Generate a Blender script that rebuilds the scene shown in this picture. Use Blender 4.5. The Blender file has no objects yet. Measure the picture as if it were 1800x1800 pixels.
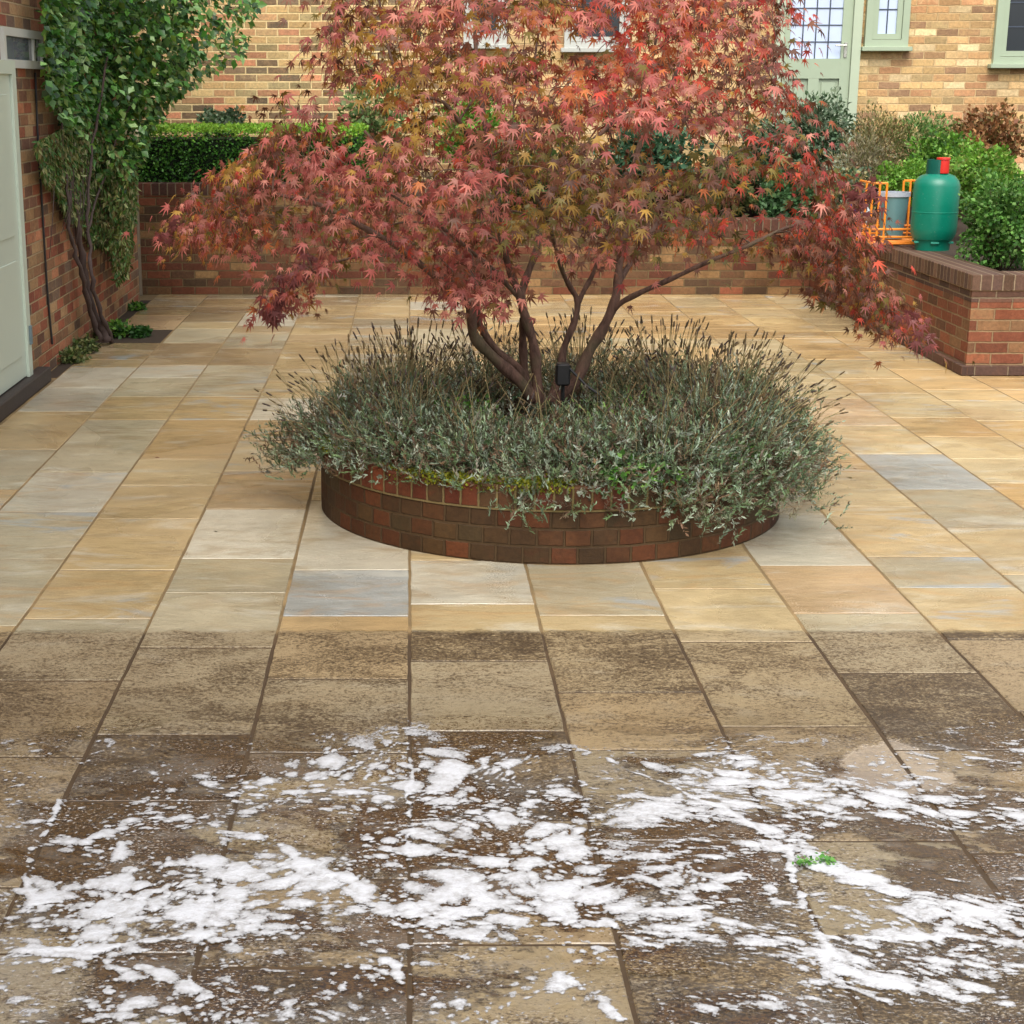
import bpy, math, random
import numpy as np
from mathutils import Vector

# ------------------------------------------------------------------ camera, world, sun
sc = bpy.context.scene
COL = sc.collection
HC = 1.886                      # eye height
TH = math.atan(765/2900)        # pitch down
FL = 2900.0                     # focal length in photo pixels (1800 wide)
cam_d = bpy.data.cameras.new('camera'); cam = bpy.data.objects.new('camera', cam_d); COL.objects.link(cam)
cam.location = (0, 0, HC); cam.rotation_euler = (math.pi/2-TH, 0, 0)
cam_d.sensor_width = 36; cam_d.lens = 36*FL/1800; cam_d.shift_x = 0.1; cam_d.shift_y = 20/1800
cam_d.clip_end = 500; cam_d.clip_start = .05
sc.camera = cam
SUN_EL, SUN_AZ = math.radians(56), math.radians(-172)   # azimuth from +Y towards +X: behind the camera, to the left
w = bpy.data.worlds.new('World'); sc.world = w; w.use_nodes = True
nt = w.node_tree; bg = nt.nodes['Background']
sky = nt.nodes.new('ShaderNodeTexSky'); sky.sky_type = 'NISHITA'; sky.sun_disc = False
sky.sun_elevation = SUN_EL; sky.sun_rotation = SUN_AZ; sky.dust_density = 4; sky.air_density = 1.2
hs = nt.nodes.new('ShaderNodeHueSaturation'); hs.inputs['Saturation'].default_value = .28
nt.links.new(sky.outputs[0], hs.inputs['Color']); nt.links.new(hs.outputs[0], bg.inputs[0])
bg.inputs[1].default_value = .15
sun_d = bpy.data.lights.new('sun', 'SUN'); sun = bpy.data.objects.new('sun', sun_d); COL.objects.link(sun)
sun_d.energy = 1.15; sun_d.angle = math.radians(45); sun_d.color = (1, .94, .83)
sdir = Vector((math.sin(SUN_AZ)*math.cos(SUN_EL), math.cos(SUN_AZ)*math.cos(SUN_EL), math.sin(SUN_EL)))
sun.rotation_euler = sdir.to_track_quat('Z', 'Y').to_euler(); sun.location = (-6, -10, 12)
sc.view_settings.view_transform = 'Standard'; sc.view_settings.look = 'None'
sc.view_settings.gamma = 1; sc.view_settings.exposure = 0.9
sc.render.engine = 'CYCLES'
sc.render.resolution_x = 1024; sc.render.resolution_y = 1024

# ------------------------------------------------------------------ helpers
def ray(x, y):
    b = (y-920)/FL
    return np.array([(x-720)/FL, math.cos(TH)-b*math.sin(TH), -math.sin(TH)-b*math.cos(TH)])
def PY(x, y, Y):                      # the point at horizontal distance Y seen at this spot
    d = ray(x, y); return d*(Y/d[1]) + np.array([0, 0, HC])
def GZ(x, y, z=0.):
    d = ray(x, y); return d*((z-HC)/d[2]) + np.array([0, 0, HC])
def gy(y): return float(GZ(720, y)[1])
def lin(c):
    c = np.asarray(c, float)/255.
    return np.where(c <= .04045, c/12.92, ((c+.055)/1.055)**2.4)

def tag(o, label=None, cat=None, group=None, kind=None):
    if label: o['label'] = label
    if cat: o['category'] = cat
    if group: o['group'] = group
    if kind: o['kind'] = kind
    return o
def empty(name, loc, label, cat, group=None):
    o = bpy.data.objects.new(name, None); COL.objects.link(o); o.location = loc; o.empty_display_size = .2
    return tag(o, label, cat, group)
def mk(name, V, F, mat, parent=None, uv=None, col=None, smooth=False, flat_tris=None):
    """V (n,3); F list of faces or (m,k) array; uv per corner list; col per vertex (n,3)"""
    me = bpy.data.meshes.new(name)
    V = np.asarray(V, np.float32)
    if parent is not None:
        V = V - np.array(parent.matrix_world.translation if False else parent_loc(parent), np.float32)
    if isinstance(F, np.ndarray):
        m, k = F.shape
        me.vertices.add(len(V)); me.vertices.foreach_set('co', V.ravel())
        me.loops.add(m*k); me.loops.foreach_set('vertex_index', F.astype(np.int32).ravel())
        me.polygons.add(m); me.polygons.foreach_set('loop_start', np.arange(0, m*k, k, dtype=np.int32))
        me.polygons.foreach_set('loop_total', np.full(m, k, np.int32))
        me.update(calc_edges=True)
    else:
        me.from_pydata([tuple(v) for v in V], [], F)
    me.validate(clean_customdata=False)
    if uv is not None:
        l = me.uv_layers.new(name='UVMap'); l.data.foreach_set('uv', np.asarray(uv, np.float32).ravel())
    if col is not None:
        a = me.color_attributes.new('col', 'FLOAT_COLOR', 'POINT')
        c4 = np.ones((len(V), 4), np.float32); c4[:, :3] = col; a.data.foreach_set('color', c4.ravel())
    if smooth: me.polygons.foreach_set('use_smooth', np.ones(len(me.polygons), bool))
    if mat: me.materials.append(mat)
    o = bpy.data.objects.new(name, me); COL.objects.link(o)
    if parent is not None: o.parent = parent
    return o
def parent_loc(p):
    l = np.array(p.location)
    while p.parent: p = p.parent; l = l+np.array(p.location)
    return l

class MB:
    """collects shapes with metre UVs"""
    def __init__(s): s.V = []; s.F = []; s.UV = []
    def face(s, pts, uv=None):
        i = len(s.V); s.V += [tuple(p) for p in pts]; s.F.append(list(range(i, i+len(pts))))
        if uv is None:
            a = np.array(pts); n = np.cross(a[1]-a[0], a[2]-a[0]); k = int(np.argmax(abs(n)))
            ax = [(1, 2), (0, 2), (0, 1)][k]; uv = a[:, ax]
        s.UV += [tuple(q) for q in uv]
    def box(s, x0, x1, y0, y1, z0, z1, skip='', bev=0.):
        p = lambda x, y, z: (x, y, z)
        if bev:
            b = bev
            # chamfered box (8 corners cut to 24 points would be heavy: bevel only the vertical and top edges)
            xs = [(x0+b, y0), (x1-b, y0), (x1, y0+b), (x1, y1-b), (x1-b, y1), (x0+b, y1), (x0, y1-b), (x0, y0+b)]
            ins = [(x0+2*b, y0+b), (x1-2*b, y0+b), (x1-b, y0+2*b), (x1-b, y1-2*b), (x1-2*b, y1-b), (x0+2*b, y1-b), (x0+b, y1-2*b), (x0+b, y0+2*b)]
            for i in range(8):
                a, c = xs[i], xs[(i+1) % 8]; d, e = ins[i], ins[(i+1) % 8]
                s.face([(a[0], a[1], z0+b), (c[0], c[1], z0+b), (c[0], c[1], z1-b), (a[0], a[1], z1-b)])
                s.face([(a[0], a[1], z1-b), (c[0], c[1], z1-b), (e[0], e[1], z1), (d[0], d[1], z1)])
                s.face([(c[0], c[1], z0+b), (a[0], a[1], z0+b), (d[0], d[1], z0), (e[0], e[1], z0)])
            s.face([(q[0], q[1], z1) for q in ins]); s.face([(q[0], q[1], z0) for q in ins[::-1]])
            return
        if 'f' not in skip: s.face([p(x0, y0, z0), p(x1, y0, z0), p(x1, y0, z1), p(x0, y0, z1)])
        if 'b' not in skip: s.face([p(x1, y1, z0), p(x0, y1, z0), p(x0, y1, z1), p(x1, y1, z1)])
        if 'l' not in skip: s.face([p(x0, y1, z0), p(x0, y0, z0), p(x0, y0, z1), p(x0, y1, z1)])
        if 'r' not in skip: s.face([p(x1, y0, z0), p(x1, y1, z0), p(x1, y1, z1), p(x1, y0, z1)])
        if 't' not in skip: s.face([p(x0, y0, z1), p(x1, y0, z1), p(x1, y1, z1), p(x0, y1, z1)])
        if 'u' not in skip: s.face([p(x0, y1, z0), p(x1, y1, z0), p(x1, y0, z0), p(x0, y0, z0)])
    def lathe(s, cx, cy, prof, n=40, caps=True):
        for i in range(n):
            a, b = 2*math.pi*i/n, 2*math.pi*(i+1)/n
            for (r0, z0), (r1, z1) in zip(prof[:-1], prof[1:]):
                q = [(cx+r0*math.cos(a), cy+r0*math.sin(a), z0), (cx+r0*math.cos(b), cy+r0*math.sin(b), z0),
                     (cx+r1*math.cos(b), cy+r1*math.sin(b), z1), (cx+r1*math.cos(a), cy+r1*math.sin(a), z1)]
                u = [(a*r0, z0), (b*r0, z0), (b*r1, z1), (a*r1, z1)]
                if r0 < 1e-6: q = q[1:] if False else [q[0], q[2], q[3]]; u = [u[0], u[2], u[3]]
                elif r1 < 1e-6: q = q[:3]; u = u[:3]
                s.face(q, u)
    def tube(s, pts, r, n=8):
        V, F = tube_arrays(pts, r, n)
        i = len(s.V); s.V += [tuple(v) for v in V]
        for f in F: s.F.append([int(k)+i for k in f]); s.UV += [(0, 0), (1, 0), (1, 1), (0, 1)]
    def build(s, name, mat, parent=None, smooth=False, merge=False):
        o = mk(name, np.array(s.V), s.F, mat, parent, uv=np.array(s.UV), smooth=False)
        if merge or smooth:
            import bmesh
            b = bmesh.new(); b.from_mesh(o.data); bmesh.ops.remove_doubles(b, verts=b.verts, dist=1e-5)
            bmesh.ops.recalc_face_normals(b, faces=b.faces)
            b.to_mesh(o.data); b.free()
        if smooth:
            o.data.polygons.foreach_set('use_smooth', np.ones(len(o.data.polygons), bool))
            o.data.set_sharp_from_angle(angle=math.radians(38))
        return o

def tube_arrays(pts, r, n=8):
    P = np.array(pts, float); m = len(P)
    r = np.full(m, r) if np.isscalar(r) else np.array(r, float)
    T = np.gradient(P, axis=0); T /= np.linalg.norm(T, axis=1)[:, None]+1e-9
    up = np.array([0, 0, 1.]) if abs(T[0][2]) < .9 else np.array([1., 0, 0])
    V = []; 
    u = np.cross(up, T[0]); u /= np.linalg.norm(u)
    for i in range(m):
        u = u-T[i]*np.dot(u, T[i]); u /= np.linalg.norm(u)+1e-9; v = np.cross(T[i], u)
        a = np.arange(n)*2*math.pi/n
        V.append(P[i]+r[i]*(np.cos(a)[:, None]*u+np.sin(a)[:, None]*v))
    V = np.concatenate(V); F = []
    for i in range(m-1):
        for k in range(n):
            F.append((i*n+k, i*n+(k+1) % n, (i+1)*n+(k+1) % n, (i+1)*n+k))
    return V, np.array(F)
def many_tubes(chains, n=6):
    Vs = []; Fs = []; off = 0
    for pts, r in chains:
        V, F = tube_arrays(pts, r, n); Vs.append(V); Fs.append(F+off); off += len(V)
    return np.concatenate(Vs), np.concatenate(Fs)
def smooth_path(pts, k=4):
    P = np.array(pts, float); out = []
    for i in range(len(P)-1):
        p0 = P[max(i-1, 0)]; p1 = P[i]; p2 = P[i+1]; p3 = P[min(i+2, len(P)-1)]
        for t in np.arange(k)/k:
            out.append(.5*((2*p1)+(-p0+p2)*t+(2*p0-5*p1+4*p2-p3)*t*t+(-p0+3*p1-3*p2+p3)*t**3))
    out.append(P[-1]); return np.array(out)
def unit(v): return v/(np.linalg.norm(v, axis=-1, keepdims=True)+1e-9)
OVAL = (np.array([[0, 0, 0], [.38, .45, .08], [0, 1, -.06], [-.38, .45, .08]]), np.array([[0, 1, 2], [0, 2, 3]]))
def leaf_arrays(pos, fwd, nrm, size, tmpl=OVAL, width=1.0):
    tv, tf = tmpl; n = len(pos); k = len(tv)
    fwd = unit(fwd); side = unit(np.cross(fwd, nrm)); nn = np.cross(side, fwd)
    size = np.broadcast_to(size, (n,))
    V = pos[:, None, :] + size[:, None, None]*(tv[None, :, 0, None]*width*side[:, None, :]+tv[None, :, 1, None]*fwd[:, None, :]+tv[None, :, 2, None]*nn[:, None, :])
    F = tf[None]+(np.arange(n)*k)[:, None, None]
    return V.reshape(-1, 3), F.reshape(-1, tf.shape[1])
def rnd_unit(rng, n):
    v = rng.normal(size=(n, 3)); return unit(v)
def pal_cols(rng, n, pal, jit=.12, wts=None):
    P = lin(np.array(pal)); i = rng.choice(len(P), n, p=wts)
    c = P[i]*(1+rng.normal(size=(n, 1))*jit)*(1+rng.normal(size=(n, 3))*jit*.3)
    return np.clip(c, .004, .95)

# ------------------------------------------------------------------ materials
class NT:
    def __init__(s, name):
        s.m = bpy.data.materials.new(name); s.m.use_nodes = True; s.t = s.m.node_tree
        s.b = s.t.nodes['Principled BSDF']; s.out = s.t.nodes['Material Output']
    def n(s, typ, **kw):
        x = s.t.nodes.new(typ)
        for k, v in kw.items(): setattr(x, k, v)
        return x
    def link(s, a, b): s.t.links.new(a, b)
    def _in(s, sock, v):
        if v is None: return
        if isinstance(v, bpy.types.NodeSocket): s.link(v, sock)
        else:
            try: sock.default_value = v
            except Exception: sock.default_value = tuple(v)+(1,)
    def math(s, op, a, b=None, c=None, clamp=False):
        x = s.n('ShaderNodeMath', operation=op); x.use_clamp = clamp
        s._in(x.inputs[0], a); s._in(x.inputs[1], b)
        if c is not None: s._in(x.inputs[2], c)
        return x.outputs[0]
    def sm(s, v, a, b):
        x = s.n('ShaderNodeMapRange', interpolation_type='SMOOTHSTEP'); s._in(x.inputs[0], v); s._in(x.inputs[1], a); s._in(x.inputs[2], b); return x.outputs[0]
    def noise(s, vec, scale, detail=3, rough=.5, dist=0, dim='3D'):
        x = s.n('ShaderNodeTexNoise', noise_dimensions=dim); s._in(x.inputs['Vector'], vec)
        x.inputs['Scale'].default_value = scale; x.inputs['Detail'].default_value = detail
        x.inputs['Roughness'].default_value = rough; x.inputs['Distortion'].default_value = dist
        return x.outputs['Fac']
    def mul(s, vec, f):
        x = s.n('ShaderNodeVectorMath', operation='MULTIPLY'); s._in(x.inputs[0], vec); x.inputs[1].default_value = f; return x.outputs[0]
    def mix(s, f, a, b, blend='MIX'):
        x = s.n('ShaderNodeMix', data_type='RGBA', blend_type=blend); s._in(x.inputs[0], f)
        s._in(x.inputs[6], a if isinstance(a, bpy.types.NodeSocket) else tuple(a)+(1,) if len(a) == 3 else a)
        s._in(x.inputs[7], b if isinstance(b, bpy.types.NodeSocket) else tuple(b)+(1,) if len(b) == 3 else b)
        return x.outputs[2]
    def ramp(s, f, stops, interp='LINEAR'):
        x = s.n('ShaderNodeValToRGB'); x.color_ramp.interpolation = interp; s._in(x.inputs[0], f)
        e = x.color_ramp.elements
        while len(e) < len(stops): e.new(.5)
        for i, (p, c) in enumerate(stops): e[i].position = p; e[i].color = tuple(c)+(1,)
        return x.outputs[0]
    def scale_col(s, c, v):
        x = s.n('ShaderNodeVectorMath', operation='SCALE'); s._in(x.inputs[0], c); s._in(x.inputs[3], v); return x.outputs[0]
    def coord(s, which='Object'): return s.n('ShaderNodeTexCoord').outputs[which]
    def sep(s, v):
        x = s.n('ShaderNodeSeparateXYZ'); s.link(v, x.inputs[0]); return x.outputs
    def comb(s, a, b, c=0.):
        x = s.n('ShaderNodeCombineXYZ'); s._in(x.inputs[0], a); s._in(x.inputs[1], b); s._in(x.inputs[2], c); return x.outputs[0]
    def bump(s, h, strength=.5, dist=.01, prev=None):
        x = s.n('ShaderNodeBump'); s._in(x.inputs['Height'], h); x.inputs['Strength'].default_value = strength
        x.inputs['Distance'].default_value = dist
        if prev: s.link(prev, x.inputs['Normal'])
        return x.outputs[0]
    def fin(s, color=None, rough=None, normal=None, spec=None, **kw):
        s._in(s.b.inputs['Base Color'], color if color is None or isinstance(color, bpy.types.NodeSocket) else tuple(color)+(1,))
        s._in(s.b.inputs['Roughness'], rough)
        if normal: s.link(normal, s.b.inputs['Normal'])
        if spec is not None: s._in(s.b.inputs['Specular IOR Level'], spec)
        for k, v in kw.items(): s._in(s.b.inputs[k], v)
        return s.m

def brick_mat(name, pal, mortar, L=.225, H=.075, joint=.010, rough=.85, stain=(.5, .42, .3), stain_amt=.35, shift=.5, ref=.012, wobble=.004, seed=0., spec=.3):
    s = NT(name); uvw = s.n('ShaderNodeUVMap').outputs[0]
    ob = s.coord('Object')
    wob = s.math('MULTIPLY', s.math('SUBTRACT', s.noise(uvw, 9, 2), .5), wobble*2)
    X = s.sep(uvw); u = s.math('ADD', X[0], wob); v = s.math('ADD', X[1], wob)
    rv = s.math('DIVIDE', v, H); row = s.math('FLOOR', rv)
    off = s.math('MULTIPLY', s.math('MODULO', s.math('ABSOLUTE', row), 2.), shift)
    ru = s.math('ADD', s.math('DIVIDE', u, L), off); cidx = s.math('FLOOR', ru)
    fu = s.math('SUBTRACT', ru, cidx); fv = s.math('SUBTRACT', rv, row)
    du = s.math('MULTIPLY', s.math('MINIMUM', fu, s.math('SUBTRACT', 1., fu)), L)
    dv = s.math('MULTIPLY', s.math('MINIMUM', fv, s.math('SUBTRACT', 1., fv)), H)
    d = s.math('MINIMUM', du, dv)
    d = s.math('ADD', d, s.math('MULTIPLY', s.math('SUBTRACT', s.noise(uvw, 60, 3), .5), .006))
    mask = s.sm(d, joint/2-.0015, joint/2+.002)
    wn = s.n('ShaderNodeTexWhiteNoise', noise_dimensions='3D'); s.link(s.comb(cidx, row, seed), wn.inputs[0])
    w2 = s.n('ShaderNodeTexWhiteNoise', noise_dimensions='3D'); s.link(s.comb(cidx, row, seed+7.3), w2.inputs[0])
    st = [(i/len(pal), tuple(lin(c))) for i, c in enumerate(pal)]
    c = s.ramp(wn.outputs[0], st, 'CONSTANT')
    c = s.scale_col(c, s.math('MULTIPLY_ADD', w2.outputs[0], .5, .75))
    mott = s.noise(uvw, 38, 5, .7)
    c = s.mix(s.sm(s.noise(uvw, 14, 4, .6, .8), .45, .75), c, s.mix(.5, c, s.ramp(w2.outputs[0], st, 'CONSTANT')))
    c = s.scale_col(c, s.math('MULTIPLY_ADD', mott, 1.3, .35))
    fleck = s.sm(s.noise(uvw, 120, 2, .6), .62, .72)
    c = s.mix(s.math('MULTIPLY', fleck, .35), c, tuple(lin(mortar)))
    mc = s.scale_col(s.mix(0., tuple(lin(mortar)), (1, 1, 1)), s.math('MULTIPLY_ADD', s.noise(uvw, 25, 4, .7), .8, .6))
    c = s.mix(mask, mc, c)
    big = s.sm(s.noise(ob, 1.6, 5, .65, .5), .42, .7)
    c = s.mix(s.math('MULTIPLY', big, stain_amt), c, s.mix(1., c, tuple(stain), 'MULTIPLY'))
    h = s.math('ADD', s.math('MULTIPLY', mask, 1.), s.math('MULTIPLY', mott, .35))
    h = s.math('ADD', h, s.math('MULTIPLY', w2.outputs[0], .15))
    return s.fin(c, rough, s.bump(h, .8, ref), spec)

def simple_mat(name, rgb, rough=.5, metal=0., spec=.5, var=.15, scale=20, bump=.0, col255=True):
    s = NT(name); o = s.coord('Object'); base = tuple(lin(rgb)) if col255 else rgb
    nz = s.noise(o, scale, 4, .6)
    c = s.scale_col(s.mix(0., base, (1, 1, 1)), s.math('MULTIPLY_ADD', nz, var*2, 1-var))
    nb = s.bump(nz, bump, .004) if bump else None
    return s.fin(c, s.math('MULTIPLY_ADD', nz, .15, rough-.07), nb, spec, Metallic=metal)

def leaf_mat(name, rough=.5, trans=.3, spec=.4):
    s = NT(name); a = s.n('ShaderNodeAttribute', attribute_name='col').outputs['Color']
    o = s.coord('Object'); nz = s.noise(o, 90, 2)
    c = s.scale_col(a, s.math('MULTIPLY_ADD', nz, .5, .75))
    s.fin(c, rough, None, spec)
    tr = s.n('ShaderNodeBsdfTranslucent'); s.link(c, tr.inputs[0])
    mx = s.n('ShaderNodeMixShader'); mx.inputs[0].default_value = trans
    s.link(s.b.outputs[0], mx.inputs[1]); s.link(tr.outputs[0], mx.inputs[2]); s.link(mx.outputs[0], s.out.inputs[0])
    return s.m

Y_EDGE = gy(1108); PUD = GZ(1572, 1350)
def paving_mat():
    s = NT('sandstone'); o = s.coord('Object'); P = s.sep(o); X, Y = P[0], P[1]
    base = s.n('ShaderNodeAttribute', attribute_name='col').outputs['Color']
    al = s.n('ShaderNodeAttribute', attribute_name='rnd').outputs['Fac']
    sh = s.comb(s.math('ADD', X, s.math('MULTIPLY', al, 40.)), s.math('ADD', Y, s.math('MULTIPLY', al, 17.)), al)
    vein = s.noise(s.mul(sh, (1.2, 3.2, 1)), 1.8, 6, .62, .9)
    vein2 = s.noise(s.mul(sh, (1.6, 3.2, 1)), 5., 7, .72, .6)
    amt = s.math('MULTIPLY', s.sm(vein, .5, .68), s.sm(al, .15, .9))
    c = s.mix(s.math('MULTIPLY', amt, .5), base, tuple(lin((180, 142, 92))))
    c = s.mix(s.math('MULTIPLY', s.sm(vein, .48, .30), .5), c, tuple(lin((196, 192, 176))))
    c = s.scale_col(c, s.math('MULTIPLY_ADD', vein2, .5, .75))
    patch = s.noise(s.mul(sh, (1.2, 2.4, 1)), 2.2, 5, .7, .4)
    c = s.mix(s.math('MULTIPLY', s.sm(patch, .48, .68), .5), c, tuple(lin((148, 126, 90))))
    stn = s.noise(s.mul(o, (1, 1.3, 1)), 1.1, 6, .68, .6)
    c = s.scale_col(c, s.math('MULTIPLY_ADD', s.sm(stn, .35, .65), .22, .84))
    blue = s.math('MULTIPLY', s.sm(s.noise(s.mul(sh, (1., 2., 1)), 1.9, 4, .6, .9), .56, .68), s.sm(al, .55, .75))
    c = s.mix(s.math('MULTIPLY', blue, .7), c, tuple(lin((150, 158, 160))))
    fine = s.noise(o, 130, 4, .7)
    c = s.scale_col(c, s.math('MULTIPLY_ADD', fine, .5, .75))
    pit = s.sm(s.noise(s.mul(o, (1, 1.3, 1)), 55, 5, .7), .60, .70)
    c = s.scale_col(c, s.math('MULTIPLY_ADD', s.math('MULTIPLY', pit, s.sm(patch, .4, .6)), -.28, 1.))
    # the part not washed yet
    eN = s.math('MULTIPLY', s.math('SUBTRACT', s.noise(o, 9, 5, .65), .5), .10)
    Ye = s.math('ADD', Y, eN)
    dirt = s.sm(Ye, Y_EDGE+.01, Y_EDGE-.035)
    grit = s.noise(s.mul(o, (.85, 1.2, 1)), 44, 8, .8, .3)
    blot = s.noise(s.mul(o, (1, 1.5, 1)), 2.6, 6, .65, .8)
    slabd = s.math('MULTIPLY_ADD', al, .14, -.05)
    gf = s.noise(s.mul(o, (.9, 1.2, 1)), 110, 4, .75)
    gmix = s.math('ADD', s.math('MULTIPLY_ADD', grit, .62, -.13), s.math('MULTIPLY', gf, .64))
    k = s.math('ADD', s.math('ADD', gmix, s.math('MULTIPLY', s.math('SUBTRACT', blot, .5), .38)), slabd)
    dk = s.sm(k, .475, .535)
    dk2 = s.sm(k, .555, .61)
    lightd = s.mix(.62, c, tuple(lin((150, 133, 103))))
    dcol = s.mix(s.noise(o, 1.3, 2), tuple(lin((90, 66, 32))), tuple(lin((92, 76, 50))))
    dirtc = s.mix(s.math('MULTIPLY', dk, .85), lightd, dcol)
    dirtc = s.mix(s.math('MULTIPLY', dk2, .8), dirtc, tuple(lin((50, 36, 18))))
    c = s.mix(dirt, c, dirtc)
    damp = s.math('MULTIPLY', s.sm(Y, 5.25, 4.75), dirt)
    c = s.mix(s.math('MULTIPLY', damp, .55), c, s.mix(1., c, (.62, .60, .56), 'MULTIPLY'))
    # brown run-off lying on the near slabs
    run = s.math('ADD', s.noise(s.mul(o, (1, 1.3, 1)), 2.3, 5, .6, .8), s.math('MULTIPLY', s.math('SUBTRACT', grit, .5), .25))
    zone = s.sm(Y, 4.95, 4.35)
    cm = None
    for (px, py, rx, ry) in ((1010, 1500, .62, .42), (200, 1500, .26, .40), (1760, 1560, .30, .55), (620, 1650, .22, .20)):
        q = GZ(px, py); ex = s.math('MULTIPLY', s.math('SUBTRACT', X, float(q[0])), 1/rx); ey = s.math('MULTIPLY', s.math('SUBTRACT', Y, float(q[1])), 1/ry)
        e = s.sm(s.math('SQRT', s.math('ADD', s.math('MULTIPLY', ex, ex), s.math('MULTIPLY', ey, ey))), 1.25, .6)
        cm = e if cm is None else s.math('MAXIMUM', cm, e)
    run = s.math('ADD', s.math('ADD', run, s.math('MULTIPLY_ADD', cm, .13, -.035)), s.math('MULTIPLY_ADD', al, .05, -.025))
    run = s.math('MULTIPLY', s.sm(run, .44, .54), zone)
    rc = s.mix(s.sm(gmix, .44, .58), tuple(lin((80, 56, 24))), tuple(lin((34, 22, 9))))
    c = s.mix(s.math('MULTIPLY', run, .92), c, rc)
    # fine froth speckle
    sp = s.noise(s.mul(o, (.8, 1.2, 1)), 120, 3, .6)
    spz = s.math('MULTIPLY', s.sm(s.noise(s.mul(o, (1, 1.4, 1)), 4.3, 3, .6, .7), .40, .54), s.sm(s.math('ADD', Y, eN), 4.78, 4.5))
    sp = s.math('MULTIPLY', s.sm(s.math('ADD', sp, s.math('MULTIPLY', s.math('SUBTRACT', blot, .5), .35)), .575, .64), spz)
    c = s.mix(s.math('MULTIPLY', sp, .6), c, tuple(lin((186, 178, 168))))
    film = s.math('MULTIPLY', s.sm(s.noise(s.mul(o, (1, 1.6, 1)), 3.1, 5, .6, 1.4), .50, .62), s.sm(s.math('ADD', Y, eN), 4.72, 4.45))
    c = s.mix(s.math('MULTIPLY', film, s.math('MULTIPLY_ADD', grit, .8, -.20)), c, tuple(lin((150, 143, 132))))
    dx = s.math('MULTIPLY', s.math('SUBTRACT', X, PUD[0]), 1/.17); dy_ = s.math('MULTIPLY', s.math('SUBTRACT', Y, PUD[1]), 1/.20)
    pd = s.math('ADD', s.math('SQRT', s.math('ADD', s.math('MULTIPLY', dx, dx), s.math('MULTIPLY', dy_, dy_))), s.math('MULTIPLY', s.math('SUBTRACT', s.noise(o, 6, 4, .6), .5), 1.6))
    pd = s.sm(pd, 1.05, .85)
    c = s.mix(s.math('MULTIPLY', pd, .5), c, tuple(lin((172, 160, 144))))  # silty puddle, its pale sky reflection partly put into the colour
    wet = s.noise(s.mul(o, (1, .8, 1)), .9, 3, .55, .5)
    wm = s.sm(wet, .60, .44)
    r = s.math('MULTIPLY_ADD', wm, -.22, .30)
    r = s.math('ADD', r, s.math('MULTIPLY', fine, .12))
    r = s.mix(dirt, s.comb(r, r, r), s.comb(.42, .42, .42))
    r = s.mix(run, r, (.16, .16, .16))
    pud = s.math('MAXIMUM', pd, s.math('MULTIPLY', s.sm(s.noise(o, 1.7, 3, .5, .4), .56, .61), s.sm(Y, 4.95, 4.6)))
    r = s.mix(pud, r, (.06, .06, .06))
    rp = s.noise(s.mul(sh, (1., 1.7, 1)), 7, 6, .62, .7)
    riv = s.math('ADD', s.math('MULTIPLY', vein, .55), s.math('MULTIPLY', rp, .75))
    flat = s.math('SUBTRACT', 1., s.math('MAXIMUM', s.math('MULTIPLY', s.math('MAXIMUM', run, pud), .85), s.math('MULTIPLY', wm, s.math('MULTIPLY_ADD', dirt, -.65, .65))))
    hgt = s.math('MULTIPLY', s.math('ADD', riv, s.math('MULTIPLY', grit, s.math('MULTIPLY_ADD', dirt, .35, .22))), flat)
    return s.fin(c, r, s.bump(hgt, .6, .018), .8)

M_PAVE = paving_mat()
def grout_mat():
    s = NT('grout'); o = s.coord('Object'); Y = s.sep(o)[1]; nz = s.noise(o, 14, 5, .7)
    c = s.mix(s.sm(Y, Y_EDGE+.01, Y_EDGE-.06), tuple(lin((116, 96, 64))), tuple(lin((66, 50, 30))))
    c = s.mix(s.sm(s.noise(o, 2.2, 4), .5, .65), c, s.scale_col(c, 1.5))
    return s.fin(s.scale_col(c, s.math('MULTIPLY_ADD', nz, 1., .5)), .8, s.bump(nz, .5, .004))
M_GROUT = grout_mat()
M_SOIL = simple_mat('soil', (52, 40, 28), .95, var=.5, scale=30, bump=1.)
M_LEFT = brick_mat('brick_left', [(150, 88, 64), (128, 92, 66), (168, 112, 82), (112, 78, 62), (150, 118, 84), (134, 74, 56), (160, 128, 92), (104, 84, 70)], (160, 138, 106), stain_amt=.55)
M_BACK = brick_mat('brick_back', [(112, 66, 46), (98, 72, 50), (126, 74, 52), (90, 64, 46), (122, 90, 60), (102, 60, 44), (84, 64, 46), (138, 108, 72)], (112, 94, 66), stain_amt=.6, seed=3.)
M_BACKC = brick_mat('brick_back_coping', [(86, 50, 40), (74, 50, 42), (96, 58, 44)], (120, 108, 88), L=.075, H=.5, shift=0, seed=5.)
M_RIGHT = brick_mat('brick_right', [(134, 78, 54), (118, 70, 50), (142, 86, 60), (108, 80, 56), (124, 72, 52), (102, 72, 52), (132, 98, 68)], (140, 116, 86), stain_amt=.5, seed=9.)
M_RIGHTC = brick_mat('brick_right_coping', [(98, 74, 62), (84, 64, 56), (110, 84, 68), (92, 70, 54)], (140, 122, 100), L=.075, H=.5, shift=0, seed=11.)
M_RIGHTD = brick_mat('brick_right_dark', [(92, 66, 54), (78, 58, 50), (100, 70, 56)], (120, 104, 84), seed=12.)
M_PLANT = brick_mat('brick_planter', [(78, 47, 24), (66, 46, 24), (84, 46, 23), (64, 44, 24), (72, 51, 27), (80, 44, 22), (60, 46, 26), (72, 45, 23)], (72, 54, 32), L=.1125, stain=(.45, .4, .25), stain_amt=.8, seed=21., rough=.7)
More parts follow.
